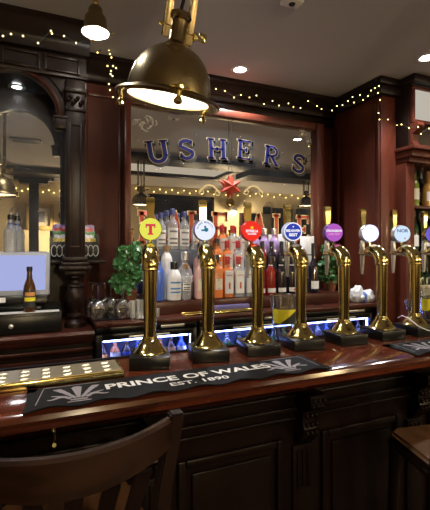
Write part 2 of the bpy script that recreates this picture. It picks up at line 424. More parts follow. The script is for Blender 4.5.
# ================================================================== LEFT CABINET (arched mirror bay)
CZ0 = 1.05
cab = thing('back_bar_cabinet', 'dark carved back bar cabinet with arched mirror on the left', 'cabinet', (0, 0, 0))
PX0, PX1, FY = .122, .226, 2.39
acx, aR, asp = -.141, .222, 2.235
def arch_panel(x0, x1, z1, y0, y1):
    """spandrel board with a round-headed opening"""
    n = 24
    arc = [(acx+aR*math.cos(PI*i/n), asp+aR*math.sin(PI*i/n)) for i in range(n+1)]     # right to left
    bm = B()
    for y in (y0, y1):
        for i in range(n):
            a, b = arc[i], arc[i+1]
            bm.faces.new([bm.verts.new(q) for q in ((a[0], y, a[1]), (b[0], y, b[1]), (b[0], y, z1), (a[0], y, z1))])
        for xa, xb in ((x0, acx-aR), (acx+aR, x1)):
            bm.faces.new([bm.verts.new(q) for q in ((xa, y, asp-.0), (xb, y, asp-.0), (xb, y, z1), (xa, y, z1))])
    for i in range(n):
        a, b = arc[i], arc[i+1]
        bm.faces.new([bm.verts.new(q) for q in ((a[0], y0, a[1]), (b[0], y0, b[1]), (b[0], y1, b[1]), (a[0], y1, a[1]))])
    for xa, xb in ((x0, acx-aR), (acx+aR, x1)):
        bm.faces.new([bm.verts.new(q) for q in ((xa, y0, asp), (xb, y0, asp), (xb, y1, asp), (xa, y1, asp))])
    bm.faces.new([bm.verts.new(q) for q in ((x1, y0, asp), (x1, y1, asp), (x1, y1, z1), (x1, y0, z1))])
    bmesh.ops.remove_doubles(bm, verts=bm.verts, dist=1e-5)
    return bm
ap = obj('arch_panel', arch_panel(-1.4, .235, CE-.16, FY+.03, FY+.07), 'wood_dark_h', cab)
bead = [(acx+(aR+.012)*math.cos(PI*i/30), FY+.028, asp+(aR+.012)*math.sin(PI*i/30)) for i in range(31)]
obj('arch_bead', tube(B(), bead, .011, 8), 'wood', ap)
bead2 = [(acx+(aR+.055)*math.cos(PI*i/30), FY+.028, asp+(aR+.055)*math.sin(PI*i/30)) for i in range(31)]
obj('arch_bead', tube(B(), bead2, .006, 8), 'wood_dark', ap)
for x in (.079, -.42): obj('impost_block', box(box(B(), x-.012, x+.05, FY+.002, FY+.07, asp-.07, asp-.01, .006), x-.02, x+.055, FY-.005, FY+.07, asp-.012, asp, .003), 'wood_dark', cab)
bm = B()
for k in range(7):
    x = -1.25+k*.21
    bm2 = frame_bm(x, x+.19, 2.485, 2.575, .014, FY+.012, FY+.03, .003)
    me = bpy.data.meshes.new('t'); bm2.to_mesh(me); bm2.free(); bm.from_mesh(me); bpy.data.meshes.remove(me)
obj('frieze_panel', bm, 'wood_dark', cab)
obj('frieze_rail', box(B(), -1.4, .245, FY, FY+.03, 2.455, 2.475, .004), 'wood_dark_h', cab)
prof = [(2.31, CE-.001), (2.31, CE-.025), (2.325, CE-.04), (2.335, CE-.07), (2.365, CE-.095), (2.375, CE-.12), (2.375, CE-.165), (2.8, CE-.165), (2.8, CE-.001)]
obj('cornice', moulding(-1.4, .25, prof), 'wood_dark_h', cab)
for x0 in (PX0, -.484):
    x1 = x0+(PX1-PX0)
    pl = obj('pilaster', box(B(), x0, x1, FY, FY+.09, 1.452, 2.45, .006), 'wood_dark', cab)
    obj('pilaster_panel', frame_bm(x0+.016, x1-.016, 1.50, 2.20, .012, FY-.006, FY+.002, .002), 'wood_dark', pl)
    bm = B()
    for k in range(7): bm_sphere(bm, (x0+.013+.013*k, FY-.008, 2.33+.018*math.sin(k*2.1)), .012, 8, 6)
    box(bm, x0-.008, x1+.008, FY-.014, FY+.03, 2.375, 2.40, .004); box(bm, x0-.004, x1+.004, FY-.01, FY+.03, 2.27, 2.29, .004)
    obj('carved_capital', bm, 'wood_dark', pl)
    xc = (x0+x1)/2
    bm = B(); box(bm, xc-.066, xc+.066, FY-.02, FY+.112, 1.422, 1.452, .008)
    box(bm, xc-.085, xc+.085, FY-.04, FY+.13, 1.375, 1.40, .006); box(bm, xc-.072, xc+.072, FY-.028, FY+.118, 1.40, 1.422, .008)
    box(bm, xc-.06, xc+.06, FY-.015, FY+.105, 1.345, 1.375, .008)
    obj('pilaster_base', bm, 'wood_dark', pl)
    prof = [(.046, 1.345), (.05, 1.335), (.04, 1.325), (.032, 1.315), (.034, 1.30), (.052, 1.292), (.054, 1.283), (.045, 1.275), (.048, 1.262), (.056, 1.24), (.055, 1.205), (.045, 1.17), (.033, 1.145), (.030, 1.13), (.046, 1.122), (.046, 1.11), (.034, 1.10), (.050, 1.085), (.058, 1.075), (.058, CZ0+.001)]
    obj('baluster', lathe(B(), prof, (xc, FY+.045, 0), 24), 'wood_dark', cab)
obj('mirror_glass', boxb(-1.4, .235, YML, 2.798, 1.43, 2.58), 'mirror_dusty', cab)
obj('side_panel', box(B(), .212, .235, FY+.092, YML-.002, 1.452, 2.58), 'wood_dark', cab)
obj('back_shelf', box(B(), -1.4, .365, 2.545, 2.772, 1.405, 1.428, .004), 'wood_dark_h', cab)
obj('back_panel', boxb(-1.4, .235, YML, 2.798, CZ0+.002, 1.404), 'wood_dark', cab)
# small recessed lamp in the arch soffit
def downlight(loc, label, w=0, down=True, r=.042, ang=115, aim=None, col=(.96, .97, 1)):
    t = thing('downlight', label, 'ceiling light', loc, 0, 'recessed downlights')
    obj('trim_ring', lathe(B(), [(r, -.001), (r+.022, -.001), (r+.024, -.005), (r+.006, -.009), (r, -.006), (r, -.001)], (0, 0, 0), 28), 'white_enamel', t)
    obj('lamp_lens', lathe(B(), [(0, -.003), (r*.98, -.003), (r*.98, -.001), (0, -.001)], (0, 0, 0), 24), 'down', t)
    if w: spot((loc[0], loc[1], loc[2]-.02), w, col, ang, aim=aim if aim else (loc[0], loc[1], 0))
    return t
# ---------------------------------------------------------------- left counter (till side) and right worktop
ctl = thing('till_counter', 'dark wood counter with moulded edge under the till on the left', 'counter', (0, 0, 0))
obj('worktop', prism(B(), [(2.27, 1.05), (2.263, 1.035), (2.272, 1.018), (2.285, 1.012), (2.30, .985), (2.32, .975), (2.774, .975), (2.774, 1.05)], YZ, -1.4, .262), 'wood_h', ctl)
bm = boxb(-1.4, .262, 2.335, 2.774, .001, .974)
obj('base', bm, 'wood_dark', ctl)
obj('base_rail', box(box(B(), -1.4, .262, 2.32, 2.335, .86, .90, .005), -1.4, .262, 2.325, 2.335, .93, .95, .004), 'wood_h', ctl)
ctr = thing('back_bar_worktop', 'wooden worktop with bottle step above the glass door fridges', 'counter', (0, 0, 0))
obj('worktop', box(B(), .264, 2.308, 2.25, 2.79, 1.062, 1.092, .007), 'wood_h', ctr)
obj('bottle_step', box(B(), .40, 2.10, 2.38, 2.612, 1.093, 1.172, .005), 'wood_h', ctr)
for z0, z1, y0 in ((1.1725, 1.28, 2.476), (1.2805, 1.39, 2.556)):
    a = P(209, 250, Y=y0).x; b = P(312, 250, Y=y0).x
    obj('riser_step', box(B(), a, b, y0, 2.628, z0, z1, .003), 'slate', ctr)
a = P(150, 250, Y=2.552).x; b = P(206.5, 250, Y=2.552).x
obj('riser_box', box(B(), a, b, 2.552, 2.628, 1.1725, 1.488, .003), 'slate', ctr)

# ================================================================== FRIDGES
def fridge(x0, x1, label, kinds, seed):
    w = x1-x0
    t = thing('bottle_fridge', label, 'fridge', (x0, 2.33, 0), 0, 'glass door fridges under the back bar')
    bm = B()
    box(bm, 0, .02, 0, .42, .10, 1.058); box(bm, w-.02, w, 0, .42, .10, 1.058)
    box(bm, .02, w-.02, .40, .42, .10, 1.058); box(bm, .02, w-.02, 0, .40, 1.02, 1.058); box(bm, .02, w-.02, 0, .40, .10, .16)
    t['inner_width'] = w
    obj('cabinet', bm, 'black', t)
    dr = obj('door', frame_bm(.004, w-.004, .165, 1.016, .035, -.028, -.003, .004), 'black', t)
    obj('door_glass', boxb(.038, w-.038, -.018, -.014, .20, .982), 'pane', dr)
    obj('handle', box(box(box(B(), w*.3, w*.7, -.050, -.042, .988, 1.003, .003), w*.32, w*.34, -.045, -.026, .99, 1.0), w*.66, w*.68, -.045, -.026, .99, 1.0), 'steel', dr)
    obj('header', box(B(), .004, w-.004, -.026, -.003, 1.018, 1.056, .004), 'black', t)
    obj('name_plate', box(B(), w*.62, w*.86, -.029, -.026, 1.028, 1.045, .001), 'steel', t)
    obj('lining', box(boxb(.022, w-.022, .392, .398, .165, 1.015), .022, w-.022, .03, .39, 1.012, 1.018), 'fridge_in', t)
    obj('light_tube', box(box(box(B(), .05, w-.05, .010, .020, .965, .978), .026, .034, .012, .022, .25, .97), w-.034, w-.026, .012, .022, .25, .97), 'led', t)
    obj('shelf', box(box(B(), .022, w-.022,   .03, .39, .792, .800), .022, w-.022, .03, .39, .42, .428), 'steel', t)
    return t
fx = [.270, .885, 1.640]
FR = [fridge(fx[0], fx[0]+.605, 'left glass door fridge of amber bottles behind the yellow badge tap', 0, 1),
      fridge(fx[1], fx[1]+.745, 'middle glass door fridge of green bottles behind the red badge tap', 1, 2),
      fridge(fx[2], fx[2]+.655, 'right glass door fridge of blue bottles below the crumpled towel', 2, 3)]

# ================================================================== BOTTLES
PROF = {  # radius, z in metres (height scaled later); body height fraction given by the profile itself
 'wine': [(.030, 0), (.037, .004), (.037, .185), (.033, .205), (.018, .235), (.0145, .25), (.0145, .30), (.0160, .302), (.0160, .312), (.0145, .314)],
 'spirit': [(.032, 0), (.038, .004), (.038, .165), (.035, .185), (.020, .21), (.0155, .22), (.0150, .262)],
 'square': [(.030, 0), (.034, .004), (.034, .175), (.030, .195), (.016, .215), (.0145, .222), (.0145, .255)],
 'stone': [(.034, 0), (.040, .004), (.041, .11), (.038, .142), (.026, .165), (.018, .176), (.0165, .19)],
 'stone_tall': [(.034, 0), (.040, .004), (.040, .24), (.036, .27), (.024, .295), (.017, .305), (.016, .33)],
 'round': [(.030, 0), (.038, .004), (.042, .05), (.042, .10), (.034, .135), (.020, .158), (.0150, .166), (.0145, .20)],
 'beer': [(.026, 0), (.0315, .004), (.0315, .125), (.028, .145), (.0155, .18), (.0135, .19), (.0130, .232)],
}
def bottle(name, prof, scale, loc, body, label, cat='bottle', cap=None, caph=.03, capr=None, lab=None, lz=(.3, .62), rz=0, motif=None, group=None, sq=0, labw=1.05, neck=None, glassneck=None):
    pr = [(r*scale, z*scale) for r, z in PROF[prof]]
    H = pr[-1][1]; Rb = max(r for r, z in pr)
    t = thing(name, label, cat, loc, rz, group)
    obj('body', lathe(B(), pr, (0, 0, 0), 20 if not sq else 28, sq), body, t)
    if cap:
        r = (capr or pr[-1][0]/scale+.002)*scale
        obj('cap', lathe(B(), [(r, H-caph*scale*.45), (r, H+caph*scale*.5), (r*.9, H+caph*scale*.55), (0, H+caph*scale*.55)], (0, 0, 0), 16), cap, t)
    if lab:
        z0, z1 = lz[0]*H, lz[1]*H
        L = obj('label', lathe(B(), [(Rb+.0008, z0), (Rb+.0008, z1)], (0, 0, 0), 20, sq, -PI/2-labw-rz*0, -PI/2+labw), lab, t)
        if motif:
            kind, mm = motif
            zc = (z0+z1)/2; hh = (z1-z0); rr = Rb+.0022
            bm = B()
            if kind == 'figure':
                lathe(bm, [(rr, zc-hh*.30), (rr, zc-hh*.02)], (0, 0, 0), 4, sq, -PI/2-.17, -PI/2+.17)
                obj('label_print', bm, mm, L, None); bm = B()
                lathe(bm, [(rr, zc+hh*.28), (rr, zc+hh*.31)], (0, 0, 0), 6, sq, -PI/2-.55, -PI/2+.55)
            elif kind == 'bands':
                for k in (-.34, -.1, .3):
                    if k != -.34: obj('label_print', bm, mm, L, None); bm = B()
                    lathe(bm, [(rr, zc+hh*(k-.05)), (rr, zc+hh*(k+.05))], (0, 0, 0), 10, sq, -PI/2-.75, -PI/2+.75)
            elif kind == 'disc':
                n = 16
                vs = [bm.verts.new((rr*math.sin(.55*math.cos(2*PI*i/n)), -rr*math.cos(.55*math.cos(2*PI*i/n)), zc+hh*.42*math.sin(2*PI*i/n))) for i in range(n)]
                bm.faces.new(vs)
            elif kind == 'dot':
                n = 10
                vs = [bm.verts.new((.009*scale*math.cos(2*PI*i/n), -rr-.001, zc+.009*scale*math.sin(2*PI*i/n))) for i in range(n)]
                bm.faces.new(vs)
            obj('label_print', bm, mm, L, None)
    if neck: obj('neck_label', lathe(B(), [(pr[-1][0]+.002, H-.075*scale), (pr[-1][0]+.0015, H-.035*scale)], (0, 0, 0), 14), neck, t)
    return t
Y1, Y2, Y3 = 2.43, 2.517, 2.592
Z1, Z2, Z3 = 1.1725, 1.2805, 1.3905
def bp(u, row): y = (Y1, Y2, Y3)[row]; return (P(u, 250, Y=y).x, y, (Z1, Z2, Z3)[row])
def hs(prof, v, u, row, cap=.018):   # scale so that the bottle top reaches photo row v
    y = (Y1, Y2, Y3)[row]; z = (Z1, Z2, Z3)[row]
    return (P(u, v, Y=y).z-z)/(PROF[prof][-1][1]+cap)
# -- left of the shelf
bottle('gin_bottle', 'spirit', 1.0, (P(158.5, 250, Y=2.43).x, 2.43, Z1), 'blueglass', 'cobalt blue bottle nearest the ivy end of the shelf', cap='capblack')
bottle('gin_bottle', 'stone', 1.12, (P(174, 250, Y=2.425).x, 2.425, Z1), 'ceramic', 'squat white ceramic bottle with blue printed label and black stopper', cap='capblack', caph=.045, capr=.021, lab='paper', lz=(.18, .62), motif=('bands', 'blue_print'))
bottle('gin_bottle', 'stone_tall', .98, (P(166.5, 250, Y=2.508).x, 2.508, Z1), 'ceramic', 'tall plain white ceramic bottle with dark stopper', cap='cork', caph=.04, capr=.02)
bottle('gin_bottle', 'spirit', .80, (P(186, 250, Y=2.425).x, 2.425, Z1), 'gl_clear', 'short clear spirit bottle with white label beside the white ceramic bottle', cap='cork', caph=.04, capr=.02, lab='paper', lz=(.28, .52), motif=('bands', 'black_print'))
bottle('gin_bottle', 'round', 1.36, (P(184.5, 250, Y=2.492).x, 2.492, Z1), 'gl_pink', 'tall pale pink spirit bottle behind the short clear one', cap='silvercap', caph=.04, capr=.018, lab='paper', lz=(.40, .55))
for u, s, lb in ((161, .86, 'clear bottle with blue cap at the left end of the upper tier'), (172.5, .96, 'taller clear bottle with blue cap and white label in the middle of the upper tier'), (184, .90, 'shorter clear bottle with blue cap and white label at the right of the upper tier')):
    bottle('spirit_bottle', 'spirit', s, (P(u, 250, Y=2.590).x, 2.590, 1.4885), 'gl_clear', lb, cap='capblue', caph=.042, capr=.018, lab='paper', lz=(.10, .58), labw=1.25, motif=('bands', 'grey_txt'))
bottle('spirit_bottle', 'spirit', .84, (P(196, 250, Y=2.590).x, 2.590, 1.4885), 'gl_clear', 'clear black capped bottle on the upper tier behind the white badge', cap='capblack', caph=.05, lab='paper', lz=(.3, .6))
# -- blue-disc bottles
for u, row, body, lb in ((200, 0, 'pinkgin', 'pink bottle with round blue label in the front row'), (200, 1, 'pinkgin', 'pink bottle with round blue label standing behind its front row twin'),
                         (217, 0, 'orange', 'orange bottle with round blue label in the front row'), (217, 1, 'orange', 'orange bottle with round blue label on the second step')):
    loc = bp(u, row)
    if row == 1 and u == 200: loc = (loc[0], 2.508, Z1)
    bottle('liqueur_bottle', 'square', 1.0 if not (row == 1 and u == 200) else 1.28, loc, body, lb, cap='capblack', caph=.05, sq=.5, lab='cream_paper', lz=(.22, .50), labw=.62, motif=('disc', 'blue_print'))
# -- red-capped bottles
rc = [(227.5, 0, 'orange', 'orange red-capped bottle leftmost of its kind in the front row'), (238.5, 0, 'gl_clear', 'clear red-capped bottle second from left in the front row'), (249.5, 0, 'gl_clear', 'clear red-capped bottle right of the front row beside the red badge tap'),
      (227, 1, 'orange', 'orange red-capped bottle on the second step, left'), (238, 1, 'gl_clear', 'clear red-capped bottle on the second step, middle'), (248.5, 1, 'gl_clear', 'clear red-capped bottle on the second step, right'),
      (222, 2, 'orange', 'orange red-capped bottle at the left of the top step'), (232.5, 2, 'gl_clear', 'clear red-capped bottle on the top step, middle'), (242.5, 2, 'gl_clear', 'clear red-capped bottle on the top step, right')]
for u, row, body, lb in rc:
    bottle('gin_bottle', 'square', .95, bp(u, row), body, lb, cap='capred', caph=.055, capr=.018, sq=.7, lab='paper', lz=(.11, .74), labw=(.80 if body == 'orange' else 1.0), motif=('figure', 'red_print'), group='red-capped gin bottles on the steps')
# -- dark bottles
dk = [(260, 0, 'redliq', 'dark red bottle hidden partly behind the red badge tap'), (270.5, 0, 'redliq', 'red rum bottle in the front row beside the black ones'), (281, 0, 'darkliq', 'black bottle in the front row, first right of the red rum'), (291.5, 0, 'darkliq', 'black bottle with orange mark in the front row'),
      (262, 1, 'redliq', 'dark red bottle on the second step behind the red badge tap'), (271.5, 1, 'darkliq', 'black bottle on the second step, left'), (281.5, 1, 'darkliq', 'black bottle on the second step, middle'), (292, 1, 'darkliq', 'black bottle on the second step, right, below the blue badge'),
      ]
for i, (u, row, body, lb) in enumerate(dk):
    bottle('rum_bottle', 'spirit', .93, bp(u, row), body, lb, cap='capblack', caph=.05, lab='paper' if row == 0 else 'black_print', lz=(.08, .2) if row == 0 else (.2, .5), motif=('dot', 'red_print') if i == 3 else None, neck='silver_txt' if row == 0 else None, group='dark rum bottles on the steps')
for u, lb in ((255, 'lilac bottle on the top step nearest the red badge'), (264.5, 'lilac bottle second on the top step'), (274, 'lilac bottle third on the top step beside the white carton')):
    bottle('liqueur_bottle', 'round', 1.15, bp(u, 2), 'lilac', lb, cap='silvercap', caph=.04, group='lilac bottles on the top step')
def carton(u, lb, h, w):
    x, y, z = bp(u, 2)
    o = obj('bottle_carton', boxb(-w/2, w/2, -.033, .033, 0, h, bev=.002), 'paper', None, loc=(x, y, z)); tag(o, lb, 'box')
    obj('printed_band', box(B(), -w/2-.0006, w/2+.0006, -.0336, .0336, h*.25, h*.32), 'grey_txt', o)
carton(283.5, 'white bottle carton on the top step left of the blue badge', .215, .062)
carton(307, 'white bottle carton on the top step right of the blue badge', .20, .085)
bottle('wine_bottle', 'wine', 1.0, (P(313.5, 250, Y=2.425).x, 2.425, Z1), 'darkliq', 'black wine bottle with low white label beside the right ivy pot', cap='capblack', caph=.09, capr=.0165, lab='paper', lz=(.10, .28))
# -- right gantry bottles are added with the gantry; fridge bottles:
def fridge_bottles(fr, mats, n, seed, lb, name, lbm):
    rn = random.Random(seed); w = fr['inner_width']
    x0 = fr.location.x
    for k in range(n):
        mm, cc = mats[k % len(mats)]
        s = rn.uniform(.70, .78)
        bottle(name, 'round', s, (x0+.055+k*((w-.13)/(n-1)) , 2.33+.065, .8005), mm, f'{lb}, {["first","second","third","fourth","fifth","sixth","seventh","eighth"][k]} from the left', cap=cc, caph=.02, lab=lbm[k % len(lbm)], lz=(.25, .62), group=lb)
fridge_bottles(FR[0], [('brownglass', 'capblack'), ('orange', 'silvercap'), ('brownglass', 'silvercap'), ('blueglass', 'silvercap')], 8, 1, 'beer bottle in the left fridge', 'beer_bottle', ('lab_orange', 'paper', 'capblue'))
fridge_bottles(FR[1], [('greenglass', 'silvercap'), ('greenyel', 'silvercap'), ('gl_clear', 'silvercap')], 8, 2, 'bottle in the middle fridge', 'mixer_bottle', ('lab_green', 'paper', 'leaf', 'blue_print'))
fridge_bottles(FR[2], [('blueglass', 'silvercap'), ('darkliq', 'capred'), ('gl_clear', 'silvercap')], 8, 3, 'bottle in the right fridge', 'mixer_bottle', ('blue_print', 'paper', 'lilac'))

# ================================================================== RIGHT GANTRY
gan = thing('gantry_cabinet', 'red brown wooden gantry of bottle shelves at the far right', 'cabinet', (0, 0, 0))
GX0, GX1, GY = 2.462, 3.6, 2.16
bm = B(); box(bm, GX0, GX0+.085, GY, 2.50, .001, 2.128, .004)
obj('side_post', bm, 'wood_red', gan)
obj('side_post', boxb(GX1-.08, GX1, GY, 2.50, .001, 2.128, bev=.004), 'wood_red', gan)
obj('upper_box', box(B(), GX0, GX1, GY-.02, 2.50, 2.246, CE-.06, .005), 'wood_dark_h', gan)
obj('cornice', box(box(B(), GX0-.03, GX1, GY-.10, 2.50, CE-.06, CE-.0015, .01), GX0-.015, GX1, GY-.06, 2.50, CE-.072, CE-.06, .004), 'wood_dark_h', gan)
pz0, pz1 = 2.44, 2.66
sp = obj('sign_panel', boxb(2.498, GX1-.1, GY-.038, GY-.022, pz0, pz1), 'panel_lit', gan)
obj('sign_frame', frame_bm(2.473, GX1-.07, pz0-.025, pz1+.025, .025, GY-.05, GY-.021, .004), 'wood_red', sp)
obj('shelf_cornice', box(box(box(B(), GX0-.02, GX1, GY-.09, 2.40, 2.215, 2.245, .006), GX0-.01, GX1, GY-.06, 2.40, 2.165, 2.215, .01), GX0, GX1, GY-.03, 2.40, 2.13, 2.165, .004), 'wood_red', gan)
bm = B()
prism(bm, [(GY-.021, 2.41), (GY-.085, 2.41), (GY-.095, 2.385), (GY-.075, 2.35), (GY-.045, 2.33), (GY-.04, 2.28), (GY-.06, 2.2465), (GY-.021, 2.2465)], YZ, GX0+.01, GX0+.075)
obj('corbel', bm, 'wood_red', gan)
for z in (1.795, 1.445, 1.06): obj('shelf', box(B(), GX0+.086, GX1-.081, GY+.01, 2.48, z, z+.025, .003), 'wood_h', gan)
obj('back_panel', boxb(GX0+.086, GX1-.081, 2.482, 2.50, .05, 2.128), 'wood_dark', gan)
obj('lower_door', frame_bm(GX0+.088, GX1-.083, .05, 1.05, .08, GY+.02, GY+.05), 'wood', gan)
gz = 1.8205
yb = 2.28
for u, pf, s, body, cap, lab, lb in ((414.5, 'wine', .92, 'greenyel', 'capblack', 'cream_paper', 'green wine bottle leftmost on the upper gantry shelf'), (420.5, 'wine', .9, 'darkliq', 'silvercap', 'paper', 'dark wine bottle behind the amber bottle on the upper gantry shelf'),
                                    (428, 'round', 1.25, 'gold_etch', 'cork', 'paper', 'broad amber bottle in gold netting on the upper gantry shelf'), (437, 'wine', .9, 'greenglass', 'capred', 'paper', 'green bottle with red foil right of the amber one')):
    y = yb+(.12 if u == 420.5 else 0)
    bottle('wine_bottle', pf, s, (P(u, 250, Y=y).x, y, gz), body, lb, cap=cap, caph=.06, lab=lab, lz=(.2, .5))
for k, (u, lab, dy) in enumerate(((413.5, 'paper', 0), (418.3, 'cream_paper', .09), (424.5, 'paper', 0), (429.5, 'paper', .09), (435, 'cream_paper', 0))):
    y = 2.25+dy
    bottle('wine_bottle', 'wine', .98, (P(u, 250, Y=y).x, y, 1.4705), 'darkliq' if k % 2 else 'greenglass', f'dark wine bottle on the middle gantry shelf, {["first","second","third","fourth","fifth"][k]} from the wooden post', cap='silvercap' if k == 3 else 'capblack', caph=.09, capr=.0165, lab=lab, lz=(.14, .42), group='dark wine bottles on the gantry')
for k, u in enumerate((414, 420, 426, 432)):
    y = 2.27
    bottle('wine_bottle', 'wine', .95, (P(u, 250, Y=y).x, y, 1.0855), 'greenglass', f'green wine bottle on the low gantry shelf, {["first","second","third","fourth"][k]} from the wooden post', cap='capblack', caph=.09, capr=.0165, lab='cream_paper', lz=(.14, .42), group='wine bottles on the low gantry shelf')

# ================================================================== BAR COUNTER
bar = thing('bar_counter', 'long polished mahogany bar counter with panelled dark front', 'bar counter', (0, 0, 0))
BX0, BX1 = -1.1, 3.0
YF = 1.07
bprof = [(YF+.012, 1.10), (YF, 1.092), (YF-.004, 1.08), (YF+.002, 1.068), (YF+.014, 1.062), (YF+.012, 1.05), (YF+.024, 1.04), (YF+.045, 1.034), (YF+.06, 1.02), (YF+.10, 1.015), (1.47, 1.015), (1.47, 1.10)]
obj('bar_top', prism(B(), bprof, YZ, BX0, BX1), 'bar_top', bar)
obj('rear_edge_strip', box(B(), BX0, BX1, 1.471, 1.486, 1.03, 1.106, .003), 'black_matte', bar)
obj('service_shelf', boxb(BX0, BX1, 1.487, 1.67, 1.02, 1.045), 'black', bar)
FYB = 1.245
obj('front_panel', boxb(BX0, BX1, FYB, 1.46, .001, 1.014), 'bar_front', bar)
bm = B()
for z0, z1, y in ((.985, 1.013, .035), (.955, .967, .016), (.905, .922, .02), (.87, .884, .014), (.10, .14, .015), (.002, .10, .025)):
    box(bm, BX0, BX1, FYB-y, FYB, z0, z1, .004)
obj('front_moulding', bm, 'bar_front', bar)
cxs = [.887+.571*k for k in range(-3, 4)]
for k, x in enumerate(cxs):
    bm = B()
    prism(bm, [(FYB-.0005, .985), (FYB-.10, .985), (FYB-.105, .955), (FYB-.085, .93), (FYB-.06, .915), (FYB-.055, .88), (FYB-.065, .855), (FYB-.05, .82), (FYB-.025, .79), (FYB-.0005, .78)], YZ, x-.035, x+.035)
    for j in range(3):
        for zz, yy in ((.968, .104), (.945, .096), (.90, .060), (.87, .064), (.838, .062)):
            bm_sphere(bm, (x-.02+.02*j, FYB-yy, zz), .0085, 8, 6)
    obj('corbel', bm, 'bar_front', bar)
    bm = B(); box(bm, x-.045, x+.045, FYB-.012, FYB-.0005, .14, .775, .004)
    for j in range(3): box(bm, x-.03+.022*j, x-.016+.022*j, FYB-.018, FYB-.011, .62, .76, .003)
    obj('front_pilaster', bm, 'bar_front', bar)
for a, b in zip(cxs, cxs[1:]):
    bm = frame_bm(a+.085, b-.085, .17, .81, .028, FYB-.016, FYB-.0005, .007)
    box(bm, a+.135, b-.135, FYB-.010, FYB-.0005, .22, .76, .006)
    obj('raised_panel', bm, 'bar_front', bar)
# ---- brass bag hook under the bar edge
c = P(54, 436, Y=1.165)
hk = thing('bag_hook', 'small brass bag hook under the bar edge above the chair rail', 'hook', (c.x, 1.19, c.z))
obj('hook_plate', lathe(B(), [(0, -.002), (.012, -.002), (.012, .002), (.009, .004), (0, .004)], (0, -.002, .02), 16, rot=Matrix.Rotation(PI/2, 3, 'X')), 'brass', hk)
obj('hook_arm', tube(B(), [(0, 0, .02), (0, -.02, .018), (0, -.03, .004), (0, -.025, -.012), (0, -.036, -.022), (0, -.05, -.014)], [.005, .005, .005, .005, .005, .006], 8), 'brass', hk)
obj('hook_block', box(B(), -.01, .01, .002, .034, .005, .035, .002), 'bar_front', hk)

# ================================================================== BAR RUNNERS
RW, RD = .925, .165
def runner(x, label):
    t = thing('bar_runner', label, 'bar mat', (x, 1.072, 1.1005), 0, 'printed bar runners')
    nx, ny = 120, 6
    bm = B(); grid = []
    for j in range(ny+1):
        row = []
        for i in range(nx+1):
            X = RW*i/nx; yy = RD*j/ny
            wv = (.5-.5*math.cos(2*PI*X/.132))
            lift = .006*wv*(1-j/ny)**6
            sh = -.006+.005*wv if j == 0 else 0
            row.append((X+(.035*(j/ny) if i == 0 else 0), yy+sh, lift))
        grid.append(row)
    top = [[bm.verts.new((x_, y_, z_+.0035)) for x_, y_, z_ in r] for r in grid]
    bot = [[bm.verts.new((x_, y_, z_)) for x_, y_, z_ in r] for r in grid]
    for j in range(ny):
        for i in range(nx):
            bm.faces.new((top[j][i], top[j][i+1], top[j+1][i+1], top[j+1][i])); bm.faces.new((bot[j][i], bot[j+1][i], bot[j+1][i+1], bot[j][i+1]))
    for i in range(nx):
        bm.faces.new((bot[0][i], bot[0][i+1], top[0][i+1], top[0][i])); bm.faces.new((bot[ny][i+1], bot[ny][i], top[ny][i], top[ny][i+1]))
    for j in range(ny):
        bm.faces.new((bot[j+1][0], bot[j][0], top[j][0], top[j+1][0])); bm.faces.new((bot[j][nx], bot[j+1][nx], top[j+1][nx], top[j][nx]))
    obj('mat', bm, 'black_matte', t, 50)
    zt = .0052
    obj('lettering', fit(text_bm('PRINCE OF WALES', .05, lambda a, b, d: (a, b, zt), .0014), RW/2+.016, RD*.60, .535, .044), 'silver_txt', t, None)
    obj('lettering', fit(text_bm('EST. 1890', .034, lambda a, b, d: (a, b, zt), .0006), RW/2+.016, RD*.27, .185, .028), 'silver_txt', t, None)
    for cx in (.135, RW-.135):
        bm = B(); z = zt
        def leaf(x0, y0, ang, l, w):
            n = 10; ca, sa = math.cos(ang), math.sin(ang); L = []; R = []
            for i in range(n+1):
                s = i/n; ww = w*math.sin(PI*min(1, s*.92+.08))**.8; bend = .018*s*s*(1 if ang < PI/2 else -1)*(abs(ang-PI/2) > .1)
                px, py = x0+ca*l*s+bend, y0+sa*l*s-abs(bend)*.8
                L.append(bm.verts.new((px-sa*ww, py+ca*ww, z))); R.append(bm.verts.new((px+sa*ww, py-ca*ww, z)))
            for i in range(n): bm.faces.new((L[i], R[i], R[i+1], L[i+1]))
        def plume(pts, w0, w1):
            n = len(pts); L = []; R = []
            for i, p in enumerate(pts):
                q = Vector(pts[min(i+1, n-1)])-Vector(pts[max(i-1, 0)]); q.normalize(); nn = Vector((-q.y, q.x)); ww = w0+(w1-w0)*(i/(n-1))**1.2
                if i == n-1: ww *= .45
                ww *= 1+.18*(i % 2)
                L.append(bm.verts.new((p[0]+nn.x*ww, p[1]+nn.y*ww, z))); R.append(bm.verts.new((p[0]-nn.x*ww, p[1]-nn.y*ww, z)))
            for i in range(n-1): bm.faces.new((L[i], R[i], R[i+1], L[i+1]))
        plume([(cx, .046+.009*i) for i in range(11)], .004, .014)
        for s in (-1, 1):
            plume([(cx+s*(.008+.045*math.sin(1.5*i/10)), .046+.075*math.sin(1.9*i/10)) for i in range(11)], .004, .012)
            plume([(cx+s*(.02+.0058*i), .045+.02*math.sin(.5*i)*.6+.002*i) for i in range(11)], .006, .003)
            plume([(cx+s*(.03+.0048*i), .062+.0022*i) for i in range(9)], .005, .002)
        box(bm, cx-.022, cx+.022, .030, .040, z-.0005, z); box(bm, cx-.03, cx+.03, .018, .024, z-.0005, z)
        obj('plume_emblem', bm, 'grey_txt', t, None)
    bm = B()
    for pts in ([(.030, .03), (.050, RD-.014), (RW*.22, RD-.014)], [(RW-.025, .03), (RW-.025, RD-.014), (RW*.80, RD-.014)]):
        ribbon(bm, pts, .003, lambda a, b: (a, b, zt))
    obj('border_line', bm, 'grey_txt', t, None)
    return t
